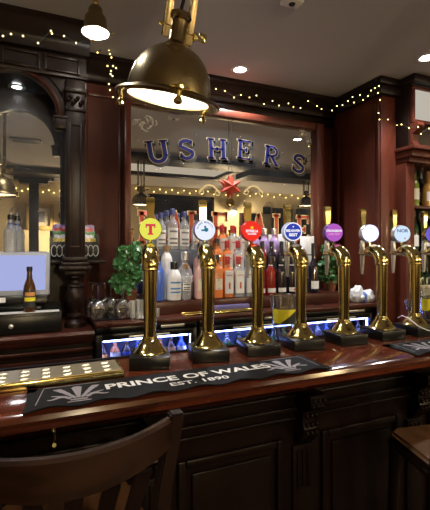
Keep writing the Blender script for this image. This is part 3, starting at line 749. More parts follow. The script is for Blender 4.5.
rn1 = runner(-.045, 'black printed bar runner along the front edge before the brass taps')
dup(rn1, (1.272, 1.072, 1.1005), 0, 'second black bar runner at the far right end of the bar')
# ================================================================== BRASS DRIP TRAY
dt = thing('drip_tray', 'long polished brass drip tray on the bar at far left', 'drip tray', (-.62, 1.243, 1.1005))
DW, DD, DH = .852, .135, .024
obj('tray_body', box(B(), 0, DW, 0, DD, 0, DH, .003), 'brass', dt)
bm = box(B(), .008, DW-.008, .008, DD-.008, DH, DH+.0015)
obj('top_plate', bm, 'brass_pale', dt)
for i in range(14):
    for j in range(3):
        if i == 0 and j == 0:
            first = obj('drain_dome', lathe(B(), [(.015, 0), (.013, .002), (.006, .0038), (0, .0042)], (0, 0, 0), 16), 'brass_pale', dt, loc=(.045, .03, DH+.0012))
        else:
            o = link(first.copy()); o.parent = dt; o.location = (.045+.0585*i, .030+.038*j, DH+.0012)

# ================================================================== BEER TAPS
tap_x = [.342, .558, .765, .966, 1.186, 1.401, 1.606, 1.82]
TY = 1.36; PH = .04
NORB = Vector((0, .072, .468))      # badge centre above the bar top
def face_to3(a, b, d=0): return (a, -d, b)      # badge-local: x right, z up, -y toward the viewer
def disc(bm, r, y, n=32, r0=0):
    if r0 == 0:
        bm.faces.new([bm.verts.new((r*math.cos(2*PI*i/n), y, r*math.sin(2*PI*i/n))) for i in range(n)])
    else:
        A = [bm.verts.new((r*math.cos(2*PI*i/n), y, r*math.sin(2*PI*i/n))) for i in range(n)]; C = [bm.verts.new((r0*math.cos(2*PI*i/n), y, r0*math.sin(2*PI*i/n))) for i in range(n)]
        for i in range(n): bm.faces.new((A[i], A[(i+1) % n], C[(i+1) % n], C[i]))
    return bm
YT = -.0195
def flat(a, b, d=0): return (a, YT, b)
def arc_text(bm, body, r, size, a0, a1):
    for i, ch in enumerate(body):
        if ch == ' ': continue
        a = math.radians(a0+(a1-a0)*i/(len(body)-1))
        g = text_bm(ch, size, lambda x, y, d: (r*math.cos(a)+x*math.sin(a)+y*math.cos(a), YT, r*math.sin(a)-x*math.cos(a)+y*math.sin(a)), .0002)
        me = bpy.data.meshes.new('t'); g.to_mesh(me); g.free(); bm.from_mesh(me); bpy.data.meshes.remove(me)
    return bm
def star_bm(cx, cz, R, n=5):
    bm = B(); c0 = [(cx+(R if i % 2 == 0 else R*.42)*math.cos(PI/2+i*PI/n), YT, cz+(R if i % 2 == 0 else R*.42)*math.sin(PI/2+i*PI/n)) for i in range(2*n)]
    bm.faces.new([bm.verts.new(q) for q in c0]); return bm
BADGE = [
 ('yellow', (.80, .78, .10), 1.0, 'brass', 'brass beer tap with a lit yellow badge bearing a red T'),
 ('white', (.80, .84, .95), 1.05, 'purplering', 'brass beer tap with a white badge in a dark violet ring'),
 ('red', (.90, .035, .02), 1.0, 'redring', 'brass beer tap with a lit red badge and yellow star'),
 ('blue', (.035, .06, .42), 1.0, 'paleblue', 'brass beer tap with a blue badge in a pale rim'),
 ('purple', (.42, .10, .48), 1.1, 'purplering', 'brass beer tap with a lit purple badge'),
 ('glow', (.62, .64, 1.0), 1.9, 'steel', 'brass beer tap with a blank glaring white badge before the wooden pier'),
 ('ice', (.62, .78, .98), 1.05, 'steel', 'brass beer tap with a pale blue white badge with dark blue lettering'),
 ('violet', (.16, .12, .60), 1.0, 'brass', 'brass beer tap cut by the right edge of the photo'),
]
M['purplering'] = mat('violet ring', (.10, .05, .22), .3); M['redring'] = mat('red ring', (.45, .02, .02), .3); M['paleblue'] = mat('pale blue ring', (.50, .58, .85), .3)
M['tred'] = emis('red print lit', (.72, .05, .08), .9, False); M['twhite'] = emis('white print lit', (.95, .92, .98), 1.0, False)
M['tnavy'] = emis('navy print lit', (.05, .06, .22), .8, False); M['tteal'] = emis('teal print lit', (.02, .22, .30), .8, False); M['tyel'] = emis('yellow print lit', (1, .62, .03), 1.0, False)
M['tgrey'] = emis('grey print lit', (.52, .54, .80), 1.2, False); M['tpink'] = emis('pink print lit', (.80, .30, .62), 1.0, False)
def make_tap():
    t = thing('beer_tap', 'tap', 'beer tap', (0, 0, 0), 0, 'brass beer taps along the bar')
    obj('plinth', box(B(), -.066, .066, -.074, .07, 0, PH+.002, .004), 'black', t)
    prof = [(.0575, PH), (.0575, PH+.006), (.052, PH+.010), (.047, PH+.017), (.037, PH+.032), (.030, PH+.040), (.0275, PH+.048), (.0245, PH+.056)]
    obj('foot', lathe(B(), prof, (0, 0, 0), 32), 'brass', t)
    # column with swan-neck shoulder bending to the staff side
    pts = [(0, 0, PH+.05), (0, 0, .16), (0, 0, .25), (0, 0, .325)]
    rad = [.0212, .0222, .0236, .025]
    obj('column', tube(B(), pts, rad, 28), 'brass', t)
    obj('collar', lathe(B(), [(.025, .322), (.0295, .326), (.0295, .334), (.027, .338)], (0, 0, 0), 28), 'brass', t)
    pts, rad = [], []
    for i in range(11):
        a = PI/2*i/10*1.0
        pts.append((0, .055-.055*math.cos(a), .336+.052*math.sin(a))); rad.append(.0300-.0*i)
    pts = [(0, 0, .330)]+pts+[(0, .075, .386), (0, .10, .380)]; rad = [.0285]+rad+[.023, .013]
    obj('neck', tube(B(), pts, rad, 24), 'brass', t)
    # faucet: body, spout, collar and tapered paddle handle
    fa = obj('faucet', tube(B(), [(0, .088, .376), (0, .128, .376), (0, .142, .376)], [.0125, .0135, .009], 16), 'brass', t)
    obj('spout', tube(B(), [(0, .125, .38), (0, .126, .345), (0, .126, .30), (0, .127, .275)], [.0115, .0105, .0075, .0055], 14), 'steel', fa)
    obj('valve', lathe(B(), [(.0115, .376), (.0135, .39), (.0105, .402), (.0125, .412), (.0105, .426), (.009, .435)], (0, .126, 0), 18), 'steel', t)
    bm = B(); rings = []
    for z, w, d in ((.43, .0085, .0085), (.44, .0095, .009), (.50, .0135, .010), (.555, .018, .010), (.585, .0195, .010), (.589, .0175, .0085)):
        rings.append([bm.verts.new((x*w*.82, .126+y*d, z)) for x, y in ((-1, -1), (1, -1), (1, 1), (-1, 1))])
    for a, b in zip(rings, rings[1:]):
        for i in range(4): bm.faces.new((a[i], a[(i+1) % 4], b[(i+1) % 4], b[i]))
    bm.faces.new(rings[0][::-1]); bm.faces.new(rings[-1])
    bmesh.ops.bevel(bm, geom=bm.edges[:], offset=.0015, segments=2, affect='EDGES')
    obj('handle', bm, 'brass', t)
    obj('badge_stem', tube(B(), [(0, .066, .405), (0, .080, .43)], .007, 10), 'brass', t)
    return t
tap0 = make_tap()
TR = lambda k: -math.radians(max(0, 15*(1-k/6)))
tap0.rotation_euler = (0, 0, TR(0))
taps = [tap0]+[dup(tap0, (x, TY, 1.1005), TR(k), bd[4]) for k, (x, bd) in enumerate(zip(tap_x, BADGE)) if k]
tap0.location = (tap_x[0], TY, 1.1005); tap0['label'] = BADGE[0][4]
for i, (t, bd) in enumerate(zip(taps, BADGE)):
    # badge turned a little toward the drinker
    k, colr, stg, ring, _ = bd
    dxb = 0
    ang = -(.20+.045*i)-TR(i)
    bg = obj('badge_housing', lathe(B(), [(.0, .016), (.030, .016), (.040, .008), (.0425, -.006), (.0425, -.014), (.0395, -.017), (.0395, -.012), (0, -.012)], (0, 0, 0), 36, rot=Matrix.Rotation(-PI/2, 3, 'X') @ Matrix.Diagonal((1, 1, -1))), ring, t, loc=(dxb, .082, .468))
    bg.rotation_euler = (0, 0, ang*.8)
    nm = emis('badge '+k, colr, stg, True)
    obj('badge_face', disc(B(), .0392, -.0175), nm, bg, None)
    pr = []
    if k == 'yellow':
        bm = B()
        for q in ((-.0175, .0175, .010, .018), (-.0055, .0055, -.018, .012), (-.010, .010, -.021, -.0155), (-.0175, -.013, .004, .012), (.013, .0175, .004, .012)): 
            bm.faces.new([bm.verts.new(flat(a, b)) for a, b in ((q[0], q[2]), (q[1], q[2]), (q[1], q[3]), (q[0], q[3]))])
        pr = [(bm, 'tred')]
    elif k == 'white':
        bm = arc_text(B(), 'BIRRA MORETTI', .0295, .0085, 165, 15)
        b2 = B(); bm_sphere(b2, (0, YT, .012), .0045, 10, 6, 1, .05, 1); bm_sphere(b2, (.004, YT, .001), .009, 10, 6, 1, .05, .9); bm_sphere(b2, (-.008, YT, -.001), .007, 10, 6, 1.2, .05, .5)
        pr = [(bm, 'tnavy'), (b2, 'tteal')]
    elif k == 'red':
        pr = [(star_bm(0, .013, .0095), 'tyel'), (text_bm('ESTRELLA', .0135, lambda a, b, d: flat(a, b-.001), .0006, .86), 'twhite'), (text_bm('DAMM', .0085, lambda a, b, d: flat(a, b-.0125), .0003, 1.4), 'twhite')]
    elif k == 'blue':
        pr = [(disc(B(), .0392, YT+.0005, 32, .0345), 'twhite'), (text_bm('BELHAVEN', .0145, lambda a, b, d: flat(a, b+.004), .0007, .88), 'twhite'), (text_bm('BEST', .0165, lambda a, b, d: flat(a, b-.0135), .0008, 1.05), 'twhite'),
              (star_bm(0, .021, .005, 4), 'twhite')]
    elif k == 'purple':
        pr = [(text_bm('STRONGBOW', .0135, lambda a, b, d: flat(a, b+.007), .0006, .82), 'twhite'), (text_bm('DARK FRUIT', .012, lambda a, b, d: flat(a, b-.0075), .0005, .78), 'tpink')]
    elif k == 'ice':
        b2 = B(); bm_sphere(b2, (.012, YT, -.022), .004, 8, 6, 1, .05, 1)
        pr = [(text_bm('NOR', .022, lambda a, b, d: flat(a, b+.014), .0005, 1.1), 'tnavy'), (b2, 'tred')]
    elif k == 'glow':
        bm = B()
        for q in ((-.018, .004, -.004, -.002), (-.015, .010, -.012, -.010), (.012, .020, .012, .014)): bm.faces.new([bm.verts.new(flat(a, b)) for a, b in ((q[0], q[2]), (q[1], q[2]), (q[1], q[3]), (q[0], q[3]))])
        pr = [(bm, 'tgrey')]
    for bm, mm in pr: obj('badge_print', bm, mm, bg, None)

# ================================================================== GLASSES, JUGS and small things on the bar
def jug(loc, label, s=1):
    t = thing('water_jug', label, 'jug', loc, 0, 'printed glass jugs behind the taps')
    prof = [(.0, 0), (.045*s, 0), (.048*s, .005), (.05*s, .05), (.062*s, .16), (.064*s, .235), (.0655*s, .238), (.062*s, .236), (.058*s, .16), (.046*s, .05), (.043*s, .012), (0, .010)]
    obj('glass', lathe(B(), prof, (0, 0, 0), 28), 'glass', t)
    a0, a1 = -PI/2-1.1-YAW, -PI/2+.9-YAW
    L = obj('printed_band', lathe(B(), [(.0605*s, .115), (.0652*s, .178)], (0, 0, 0), 20, 0, a0, a1), 'yellow_print', t)
    bm = B(); n = 8
    for i in range(n):       # black diagonal half
        f0, f1 = i/n, (i+1)/n
        def q(f, z, r): a = -PI/2-.45-YAW+1.3*f; return (r*math.cos(a), r*math.sin(a), z)
        z0, z1 = .116+.06*f0, .116+.06*f1
        bm.faces.new([bm.verts.new(c) for c in (q(f0, .115, .0615*s), q(f1, .115, .0615*s), q(f1, z1, (.0615+.0047*(z1-.115)/.063)*s), q(f0, z0, (.0615+.0047*(z0-.115)/.063)*s))])
    obj('diagonal_print', bm, 'black_print', L, None)
    obj('handle', tube(B(), [(.060*s, 0, .21), (.095*s, .0, .20), (.10*s, .0, .13), (.08*s, .0, .07), (.053*s, .0, .07)], .006, 8), 'glass', t)
    return t
c = P(284, 300, Y=1.575); jug((c.x, 1.575, 1.0455), 'glass jug with yellow and black print between the red and blue badge taps', .96)
c = P(428, 300, Y=1.575); jug((c.x, 1.575, 1.0455), 'glass jug with yellow and black print cut by the right edge', .9)
c = P(409.5, 300, Y=1.56)
wg = thing('stem_glass', 'slim twisted stem glass beside the far right tap column', 'glass', (c.x, 1.56, 1.0455))
obj('bowl', lathe(B(), [(.004, .115), (.012, .125), (.026, .175), (.0275, .178), (.011, .128), (0, .12)], (0, 0, 0), 20), 'glass', wg)
obj('stem', tube(B(), [(.006*math.cos(k*1.1), .006*math.sin(k*1.1), .006+.0073*k) for k in range(16)], .0035, 8), 'glass', wg)
obj('foot', lathe(B(), [(0, 0), (.03, 0), (.03, .002), (.006, .006), (0, .006)], (0, 0, 0), 20), 'glass', wg)
cb = tag(obj('white_cable', tube(B(), [P(398, 318, Y=1.475)+Vector((0, 0, .001)), P(402, 318.5, Y=1.40)+Vector((0, 0, .014)), P(409, 321, Y=1.34)+Vector((0, 0, .012)), P(418, 326, Y=1.29), P(427, 330, Y=1.27), P(440, 333, Y=1.25)], .0022, 6), 'ceramic'), 'thin white cable trailing over the plinth at far right', 'cable')

# ================================================================== TILL, DRAWER, BOTTLE
c = P(17, 270, Y=2.45)
ti = thing('till_monitor', 'silver framed till touchscreen glowing blue on the left', 'monitor', (P(20, 270, Y=2.44).x, 2.44, 1.163), math.radians(-6))
sx0, sx1 = -.27, .150; sz0, sz1 = .075, .315
tilt = Matrix.Rotation(math.radians(-10), 3, 'X')
def tl(bm):
    for v in bm.verts: v.co = tilt @ v.co
    return bm
obj('bezel', tl(box(B(), sx0, sx1, -.02, .02, sz0, sz1, .008)), 'grey_plastic', ti)
sc = obj('screen', tl(boxb(sx0+.018, sx1-.022, -.0215, -.0195, sz0+.028, sz1-.018)), 'screen', ti)
bm = B()
for k in range(5): box(bm, sx0+.03, sx0+.15, -.0232, -.0218, sz0+.045+k*.036, sz0+.072+k*.036)
obj('screen_button', tl(bm), 'screen2', sc)
obj('stand', tl(box(B(), -.15, .06, .0, .06, .004, .09, .01)), 'black', ti)
obj('stand_base', box(B(), -.20, .115, -.045, .09, 0, .022, .006), 'black', ti)
obj('chin', tl(box(B(), sx0+.01, sx1-.01, -.018, .018, sz0-.045, sz0+.004, .006)), 'black', ti)
obj('white_sticker', tl(boxb(-.105, -.07, -.0195, -.0175, sz0-.035, sz0-.008)), 'paper', ti)
dx0, dx1 = -.40, P(61.5, 318, Y=2.31).x
dw = thing('cash_drawer', 'black cash drawer with round lock under the till screen', 'cash drawer', (0, 2.31, CZ0+.001))
obj('body', box(B(), dx0, dx1, .012, .40, 0, .108, .004), 'black', dw)
obj('drawer_front', box(B(), dx0+.005, dx1-.005, 0, .011, .008, .095, .003), 'black', dw)
lx = P(11, 324, Y=2.31).x
obj('lock', lathe(B(), [(0, 0), (.012, 0), (.012, .004), (.009, .006), (0, .006)], (lx, -.0005, .045), 16, rot=Matrix.Rotation(PI/2, 3, 'X')), 'steel', dw)
bm = B(); box(bm, -.38, dx1-.01, 2.315, 2.375, CZ0+.1095, CZ0+.1125)
tag(obj('receipt_papers', bm, 'paper'), 'strip of white papers lying on the cash drawer', 'papers')
x = P(29.5, 300, Y=2.345).x
bb = bottle('beer_bottle', 'beer', .97, (x, 2.345, CZ0+.113), 'brownglass', 'brown beer bottle with yellow label before the till screen', cap='capblack', caph=.025, lab='black_print', lz=(.10, .50), labw=1.3, neck='black_print')
for ch in list(bb.children):
    if ch.name.startswith('label'):
        Rb = .0315*.97+.0018
        obj('label_print', lathe(B(), [(Rb, .058), (Rb, .078)], (0, 0, 0), 14, 0, -PI/2-.8, -PI/2+1.1), 'yellow_print', ch)
        obj('label_print', lathe(B(), [(Rb, .085), (Rb, .105)], (0, 0, 0), 14, 0, -PI/2-.7, -PI/2+1.0), 'lab_orange', ch)
# clear bottles behind the till
for u, lb in ((10.5, 'clear bottle with black pourer behind the till screen, left one'), (17, 'clear bottle with black pourer behind the till screen, right one')):
    yv = 2.60 if u < 12 else 2.685
    p = P(u, 230, Y=yv)
    b = bottle('vodka_bottle', 'spirit', .95, (p.x, yv, 1.4285), 'gl_clear', lb, cap='capblack', caph=.03, neck='capblue')
    obj('pourer', tube(B(), [(0, 0, .262), (0, 0, .285), (.012, -.008, .305)], [.006, .005, .004], 8), 'silvercap', b)
# snack display behind the turned post
sn = thing('snack_box', 'black counter box with white loops on its front behind the carved post', 'display box', (0, 2.585, 1.4285))
a = P(50.5, 250, Y=2.585).x; b = P(99, 250, Y=2.585).x
obj('tray', box(box(box(box(B(), a, b, 0, .012, 0, .11, .002), a, b, .14, .15, 0, .18, .002), a, a+.01, .012, .14, 0, .14), b-.01, b, .012, .14, 0, .16), 'black', sn)
bm = B()
for k in range(9):
    x = a+.02+(b-a-.04)*k/8
    ribbon(bm, [(x+.016*math.cos(2*PI*i/14), .055+.034*math.sin(2*PI*i/14)) for i in range(15)], .004, lambda p, q: (p, -.001, q))
obj('white_loops', bm, 'silver_txt', sn, None)
cols = [('packet yellow', (.50, .36, .06)), ('packet white', (.62, .62, .70)), ('packet green', (.08, .26, .10)), ('packet red', (.42, .05, .05)), ('packet purple', (.34, .24, .52))]
pk = [(0, 0), (1, 1), (2, 2), (4, 3), (3, 4)]
for k in range(5):
    nm, cc = cols[k]; m = mat(nm, cc, .25, var=((30, 30, 30), tuple(min(1, v*1.8+.1) for v in cc), .45, .6))
    y = .032+.022*k; x0 = a+.015+.008*(k % 2); x1 = b-.015-.01*(k % 2); h = .128+.022*k
    bm = B(); n, mm = 14, 8; g = []
    for s in (-1, 1):
        rows = []
        for j in range(mm+1):
            rows.append([bm.verts.new((x0+(x1-x0)*i/n, s*(.001+.008*math.sin(PI*j/mm)*math.sin(PI*i/n)**.5), h*j/mm+.003*math.sin(i*2.3+k))) for i in range(n+1)])
        for j in range(mm):
            for i in range(n): bm.faces.new((rows[j][i], rows[j][i+1], rows[j+1][i+1], rows[j+1][i]))
    tag(obj('crisp_packet', bm, m, loc=(0, 2.585+y, 1.432)), f'{["yellow","white","green","red","purple"][k]} crisp packet standing in the box behind the post', 'snack packet', 'crisp packets in the counter box')

# ---- upturned wine glasses
def wine_glass(loc, label):
    t = thing('wine_glass', label, 'wine glass', loc, 0, 'upturned wine glasses by the post')
    obj('bowl', lathe(B(), [(.036, 0), (.044, .025), (.048, .06), (.043, .085), (.022, .105), (.006, .113), (0, .113), (0, .109), (.02, .101), (.041, .083), (.046, .06), (.042, .025), (.0345, .001)], (0, 0, 0), 22), 'glass', t)
    obj('stem', tube(B(), [(0, 0, .112), (0, 0, .19)], .0042, 10), 'glass', t)
    obj('foot', lathe(B(), [(.005, .188), (.034, .196), (.035, .199), (0, .20)], (0, 0, 0), 22), 'glass', t)
    return t
wgl = [(92.5, 2.445, 'upturned wine glass beside the turned post, nearest it'), (98, 2.355, 'upturned wine glass at the front of the group'), (105, 2.475, 'upturned wine glass at the back of the group'), (111, 2.405, 'upturned wine glass third along from the turned post'), (122.5, 2.335, 'upturned wine glass nearest the steel measures')]
wg0 = None
for u, y, lb in wgl:
    c = P(u, 300, Y=y)
    wg0 = wine_glass((c.x, y, 1.0985), lb) if wg0 is None else dup(wg0, (c.x, y, 1.0985), 0, lb) and wg0
a = P(80, 320, Y=2.36).x; b = P(126, 320, Y=2.45).x
tag(obj('bar_mat', boxb(.268, b+.02, 2.31, 2.56, 1.0925, 1.0978, bev=.002), 'black_matte'), 'black rubber mat under the upturned wine glasses', 'mat')
# ---- round tray with steel measures
c = P(146, 319, Y=2.37)
tr = thing('round_tray', 'round dark steel tray holding drink measures on worktop', 'tray', (P(146, 319, Y=2.316).x, 2.316, 1.0925))
obj('dish', lathe(B(), [(0, 0), (.050, 0), (.060, .006), (.062, .007), (.0605, .005), (.051, .002), (0, .002)], (0, 0, 0), 36), 'steel', tr)
def measure(u, y, h, r, lb, z=1.0950):
    p = P(u, 310, Y=y)
    o = obj('steel_measure', lathe(B(), [(0, 0), (r*.9, 0), (r, h), (r*.93, h), (r*.84, .002), (0, .002)], (0, 0, 0), 22), 'steel', None, loc=(p.x, y, z)); return tag(o, lb, 'cup', 'steel measures on the round tray')
measure(132.5, 2.322, .10, .017, 'tall steel cup at the left of the round tray')
measure(138.5, 2.345, .10, .017, 'tall steel cup behind the first on the round tray')
measure(143.5, 2.310, .10, .017, 'tall steel cup beside the yellow badge tap column')
measure(137.5, 2.283, .032, .0115, 'small steel measure at the front of the round tray')
measure(157, 2.305, .038, .0125, 'small steel measure right of the tap column, nearer one')
measure(157.5, 2.338, .045, .0125, 'small steel measure right of the tap column, further one')
# ---- brass bar tray and folder on the worktop
a = P(180, 312, Y=2.36).x; b = P(252, 312, Y=2.36).x
bt = thing('brass_tray', 'shallow brass tray on the worktop below the red capped bottles', 'tray', (0, 0, 1.0925))
obj('tray_base', boxb(a, b, 2.265, 2.335, 0, .004), 'brass_old', bt)
obj('tray_rim', box(box(B(), a, b, 2.263, 2.269, 0, .014, .002), a, b, 2.331, 2.337, 0, .014, .002), 'brass', bt)
a = P(206, 303, Y=2.36).x; b = P(249, 303, Y=2.36).x
tag(obj('menu_folder', box(B(), a, b, 2.345, 2.374, 1.093, 1.132, .006), 'purple'), 'dark violet folder standing against the bottle step', 'folder')
# ---- towel
p = P(362, 300, Y=2.36)
tw = thing('bar_towel', 'crumpled white bar towel with blue stripe on right of worktop', 'towel', (p.x, 2.36, 1.0925))
def lump(cx, cy, rx, ry, h, seed):
    from mathutils import noise
    bm = B(); bmesh.ops.create_icosphere(bm, subdivisions=4, radius=1)
    for v in bm.verts:
        n = v.co.normalized(); q = n*2.1+Vector((seed*3.1, seed, 0))
        k = 1+.30*noise.noise(q)+.20*(1-abs(noise.noise(q*2.3))*2)*.6
        z = n.z*k
        v.co = Vector((cx+rx*n.x*k, cy+ry*n.y*k, max(0, h*.45+h*.5*z)))
    return bm
bm = B()
for a_ in ((-.045, .005, .05, .042, .125, 1), (.045, -.012, .06, .042, .09, 2), (-.005, -.02, .055, .035, .07, 4)):
    q = lump(*a_); me = bpy.data.meshes.new('t'); q.to_mesh(me); q.free(); bm.from_mesh(me); bpy.data.meshes.remove(me)
obj('folds', bm, 'cloth', tw, 70)
q = lump(-.012, -.036, .022, .024, .075, 6)
obj('blue_stripe', q, 'cloth_blue', tw, 70)
p = P(318, 306.5, Y=2.345)
tag(obj('bottle_opener', tube(B(), [(p.x-.03, 2.345, 1.0975), (p.x, 2.35, 1.0978), (p.x+.035, 2.342, 1.0975)], [.004, .0045, .003], 8), 'black'), 'small black opener lying on the worktop near the blue badge tap', 'opener')

# ================================================================== IVY POTS
def plant(loc, rx, rz, seed, n, label, ph=.075, pr=.042):
    rn = random.Random(seed)
    t = thing('potted_ivy', label, 'potted plant', loc, 0)
    obj('pot', lathe(B(), [(0, 0), (pr*.75, 0), (pr*.95, ph*.8), (pr*1.06, ph*.8), (pr*1.06, ph), (pr*.9, ph), (pr*.88, ph*.9), (0, ph*.9)], (0, 0, 0), 24), 'terracotta', t)
    bm = B(); bs = B()
    cl = [Vector((rx*.85*rn.uniform(-1, 1), rx*.40*rn.uniform(-1, 1), ph+rz*(.02+.86*f/11))) for f in range(12)]
    for k in range(n):
        a = rn.uniform(0, 2*PI); el = rn.uniform(-.55, 1.0); q = rn.uniform(.35, 1)**.6
        cc = cl[k % len(cl)]
        c = cc+Vector((rx*.42*q*math.cos(a)*math.cos(el), rx*.36*q*math.sin(a)*math.cos(el), rz*.21*q*math.sin(el)))
        s = rn.uniform(.011, .021)
        M3 = Matrix.Rotation(rn.uniform(0, 6.3), 3, 'Z') @ Matrix.Rotation(rn.uniform(.3, 1.5), 3, 'X') @ Matrix.Rotation(rn.uniform(-.7, .7), 3, 'Y')
        out = [(0, -.9), (.35, -.55), (.95, -.35), (.55, .0), (.75, .5), (.25, .45), (0, 1.15)]
        R_ = [bm.verts.new(c+M3 @ Vector((x*s, y*s, abs(x)*s*.35))) for x, y in out]
        L_ = [bm.verts.new(c+M3 @ Vector((-x*s, y*s, abs(x)*s*.35))) for x, y in out]
        bm.faces.new(R_); bm.faces.new(L_[::-1])
        if k % 7 == 0: tube(bs, [(0, 0, ph*.85), (c.x*.4, c.y*.4, (ph+c.z)*.55), c], .0022, 5)
    obj('foliage', bm, 'leaf', t, None); obj('stems', bs, 'stem', t)
    return t
p = P(130, 298, Y=2.46); plant((p.x, 2.46, 1.1725), .105, .28, 4, 560, 'bushy green ivy in a pot left of the yellow badge tap')
p = P(331, 298, Y=2.50); plant((p.x, 2.50, 1.1725), .12, .27, 9, 520, 'green ivy in a terracotta pot near the purple badge tap')
p = P(322, 262, Y=2.60)

# ================================================================== PENDANT LAMPS
def pendant(loc, r, hang, label, watts, tilt=0.0, group='brass dome pendant lamps', col=(1, .91, .76)):
    t = thing('pendant_lamp', label, 'pendant lamp', loc, 0, group)
    t.rotation_euler = (Matrix.Rotation(tilt, 3, (CS, -SN, 0)) @ Matrix.Rotation(tilt*1.1, 3, (SN, CS, 0)) @ Matrix.Rotation(.25, 3, 'Z')).to_euler()
    k = r/.17
    dome = [(.168, .012), (.166, .03), (.160, .06), (.148, .095), (.128, .125), (.100, .150), (.070, .166), (.045, .172)]
    inner = [(.041, .168), (.068, .160), (.097, .145), (.124, .120), (.143, .092), (.155, .06), (.161, .03), (.163, .012)]
    dome = [(a*.87, b*1.04) for a, b in dome[:-1]]+[(.045, .178)]; inner = [(a*.87, b*1.03) for a, b in inner]
    d = obj('shade', lathe(B(), [(a*k, b*k) for a, b in dome], (0, 0, 0), 48, cap=False), 'brass_old', t)
    obj('shade_lining', lathe(B(), [(a*k, b*k) for a, b in [(0, .168)]+inner], (0, 0, 0), 48, cap=False), 'white_enamel', d)
    obj('rim', lathe(B(), [(.140*k, .006*k), (.160*k, -.002*k), (.177*k, -.002*k), (.181*k, .005*k), (.176*k, .012*k), (.160*k, .016*k), (.152*k, .022*k), (.146*k, .024*k), (.140*k, .006*k)], (0, 0, 0), 48), 'brass_old', t)
    obj('neck', lathe(B(), [(a*k, b*k) for a, b in ((.047, .170), (.050, .178), (.040, .186), (.032, .192), (.028, .20), (.028, .262), (.036, .266), (.040, .274), (.036, .286), (.020, .294), (.010, .30))], (0, 0, 0), 28), 'brass_old', t)
    for q in range(3):
        a = -PI/2+2*PI*q/3-.35
        x, y = .176*k*math.cos(a), .176*k*math.sin(a)
        fn = obj('finial', lathe(B(), [(a_*k, b_*k) for a_, b_ in ((.007, .028), (.016, .024), (.016, .014), (.008, .008), (.007, -.008), (.013, -.014), (.015, -.024), (.009, -.032), (.0, -.034))], (x, y, 0), 14), 'brass', t)
        obj('thumb_nut', tube(B(), [(x-.030*k*math.sin(a), y+.030*k*math.cos(a), .02*k), (x+.030*k*math.sin(a), y-.030*k*math.cos(a), .02*k)], [.006*k, .004*k], 8), 'brass', fn)
    ht = hang/1.0
    for s in (-1, 1): obj('hanger_strap', box(B(), s*.045*k-.013*k, s*.045*k+.013*k, -.006*k, .006*k, .20*k, ht-.012, .001), 'brass_old', t)
    obj('strap_bolt', tube(B(), [(-.075*k, 0, .235*k), (.10*k, 0, .235*k)], .007*k, 8), 'brass', t)
    obj('wing_screw', box(box(B(), .085*k, .115*k, -.004*k, .004*k, .228*k, .258*k, .002), .06*k, .075*k, -.012*k, .012*k, .222*k, .248*k, .003), 'brass', t)
    obj('cable', tube(B(), [(0, 0, .30*k), (.008*k, 0, .36*k), (0, 0, .42*k), (0, 0, ht-.01)], .006*k, 8), 'black', t)
    obj('ceiling_rose', lathe(B(), [(0, ht-.001), (.07*k, ht-.001), (.075*k, ht-.008), (.06*k, ht-.014), (0, ht-.014)], (0, 0, 0), 28), 'brass_old', t)
    b = obj('bulb', lathe(B(), [(0, .075*k), (.018*k, .08*k), (.028*k, .10*k), (.024*k, .125*k), (.014*k, .15*k), (.012*k, .166*k)], (0, 0, 0), 20), 'bulb', t)
    if watts: point((loc[0], loc[1], loc[2]+.062*k), watts, col, .02*k, 'pendant_light')
    return t
pl = P(168, 102, Y=1.32)
pendant((pl.x, 1.32, pl.z), .168, CE-pl.z-.012, 'large brass dome pendant lamp hanging over the bar front', 13, .15)
pendant((-.36, 1.35, 1.99), .168, CE-1.99, 'brass dome pendant lamp left of the bar seen in the arched mirror', 14)
p1 = PM(141, 205, -.10); pendant((p1.x, -.10, p1.z), .15, CE-p1.z, 'brass dome pendant reflected at left edge of the big mirror', 13)
p2 = PM(306, 206, -.45); pendant((p2.x, -.45, p2.z), .15, CE-p2.z, 'brass dome pendant reflected at right edge of the big mirror', 13)
# small lamp by the cornice
ps = P(95.5, 33, Y=2.07)
sl = thing('small_pendant', 'small bright brass lamp hanging near the left cornice', 'pendant lamp', (ps.x, 2.07, ps.z))
obj('shade', lathe(B(), [(.068, 0), (.064, .010), (.056, .022), (.054, .06), (.050, .078), (.036, .094), (.034, .118), (.026, .130), (.012, .138)], (0, 0, 0), 32, cap=False), 'brass_old', sl)
obj('shade_lining', lathe(B(), [(.066, .0005), (.062, .010), (.053, .024), (.050, .058), (.036, .085), (0, .09)], (0, 0, 0), 32, cap=False), 'white_enamel', sl)
obj('bulb', bm_sphere(B(), (0, 0, .018), .024, 16, 10), 'bulb', sl)
obj('hanger', tube(B(), [(0, 0, .13), (0, 0, CE-ps.z-.002)], .006, 8), 'brass_old', sl)
obj('knob', bm_sphere(B(), (0, 0, .150), .016, 14, 10), 'brass', sl)
obj('side_hook', tube(B(), [(.064, 0, .006), (.082, 0, .004), (.086, 0, .016), (.074, 0, .022)], .004, 6), 'brass_old', sl)
point((ps.x, 2.07, ps.z-.022), 4, (1, .93, .82), .02, 'small_pendant_light')

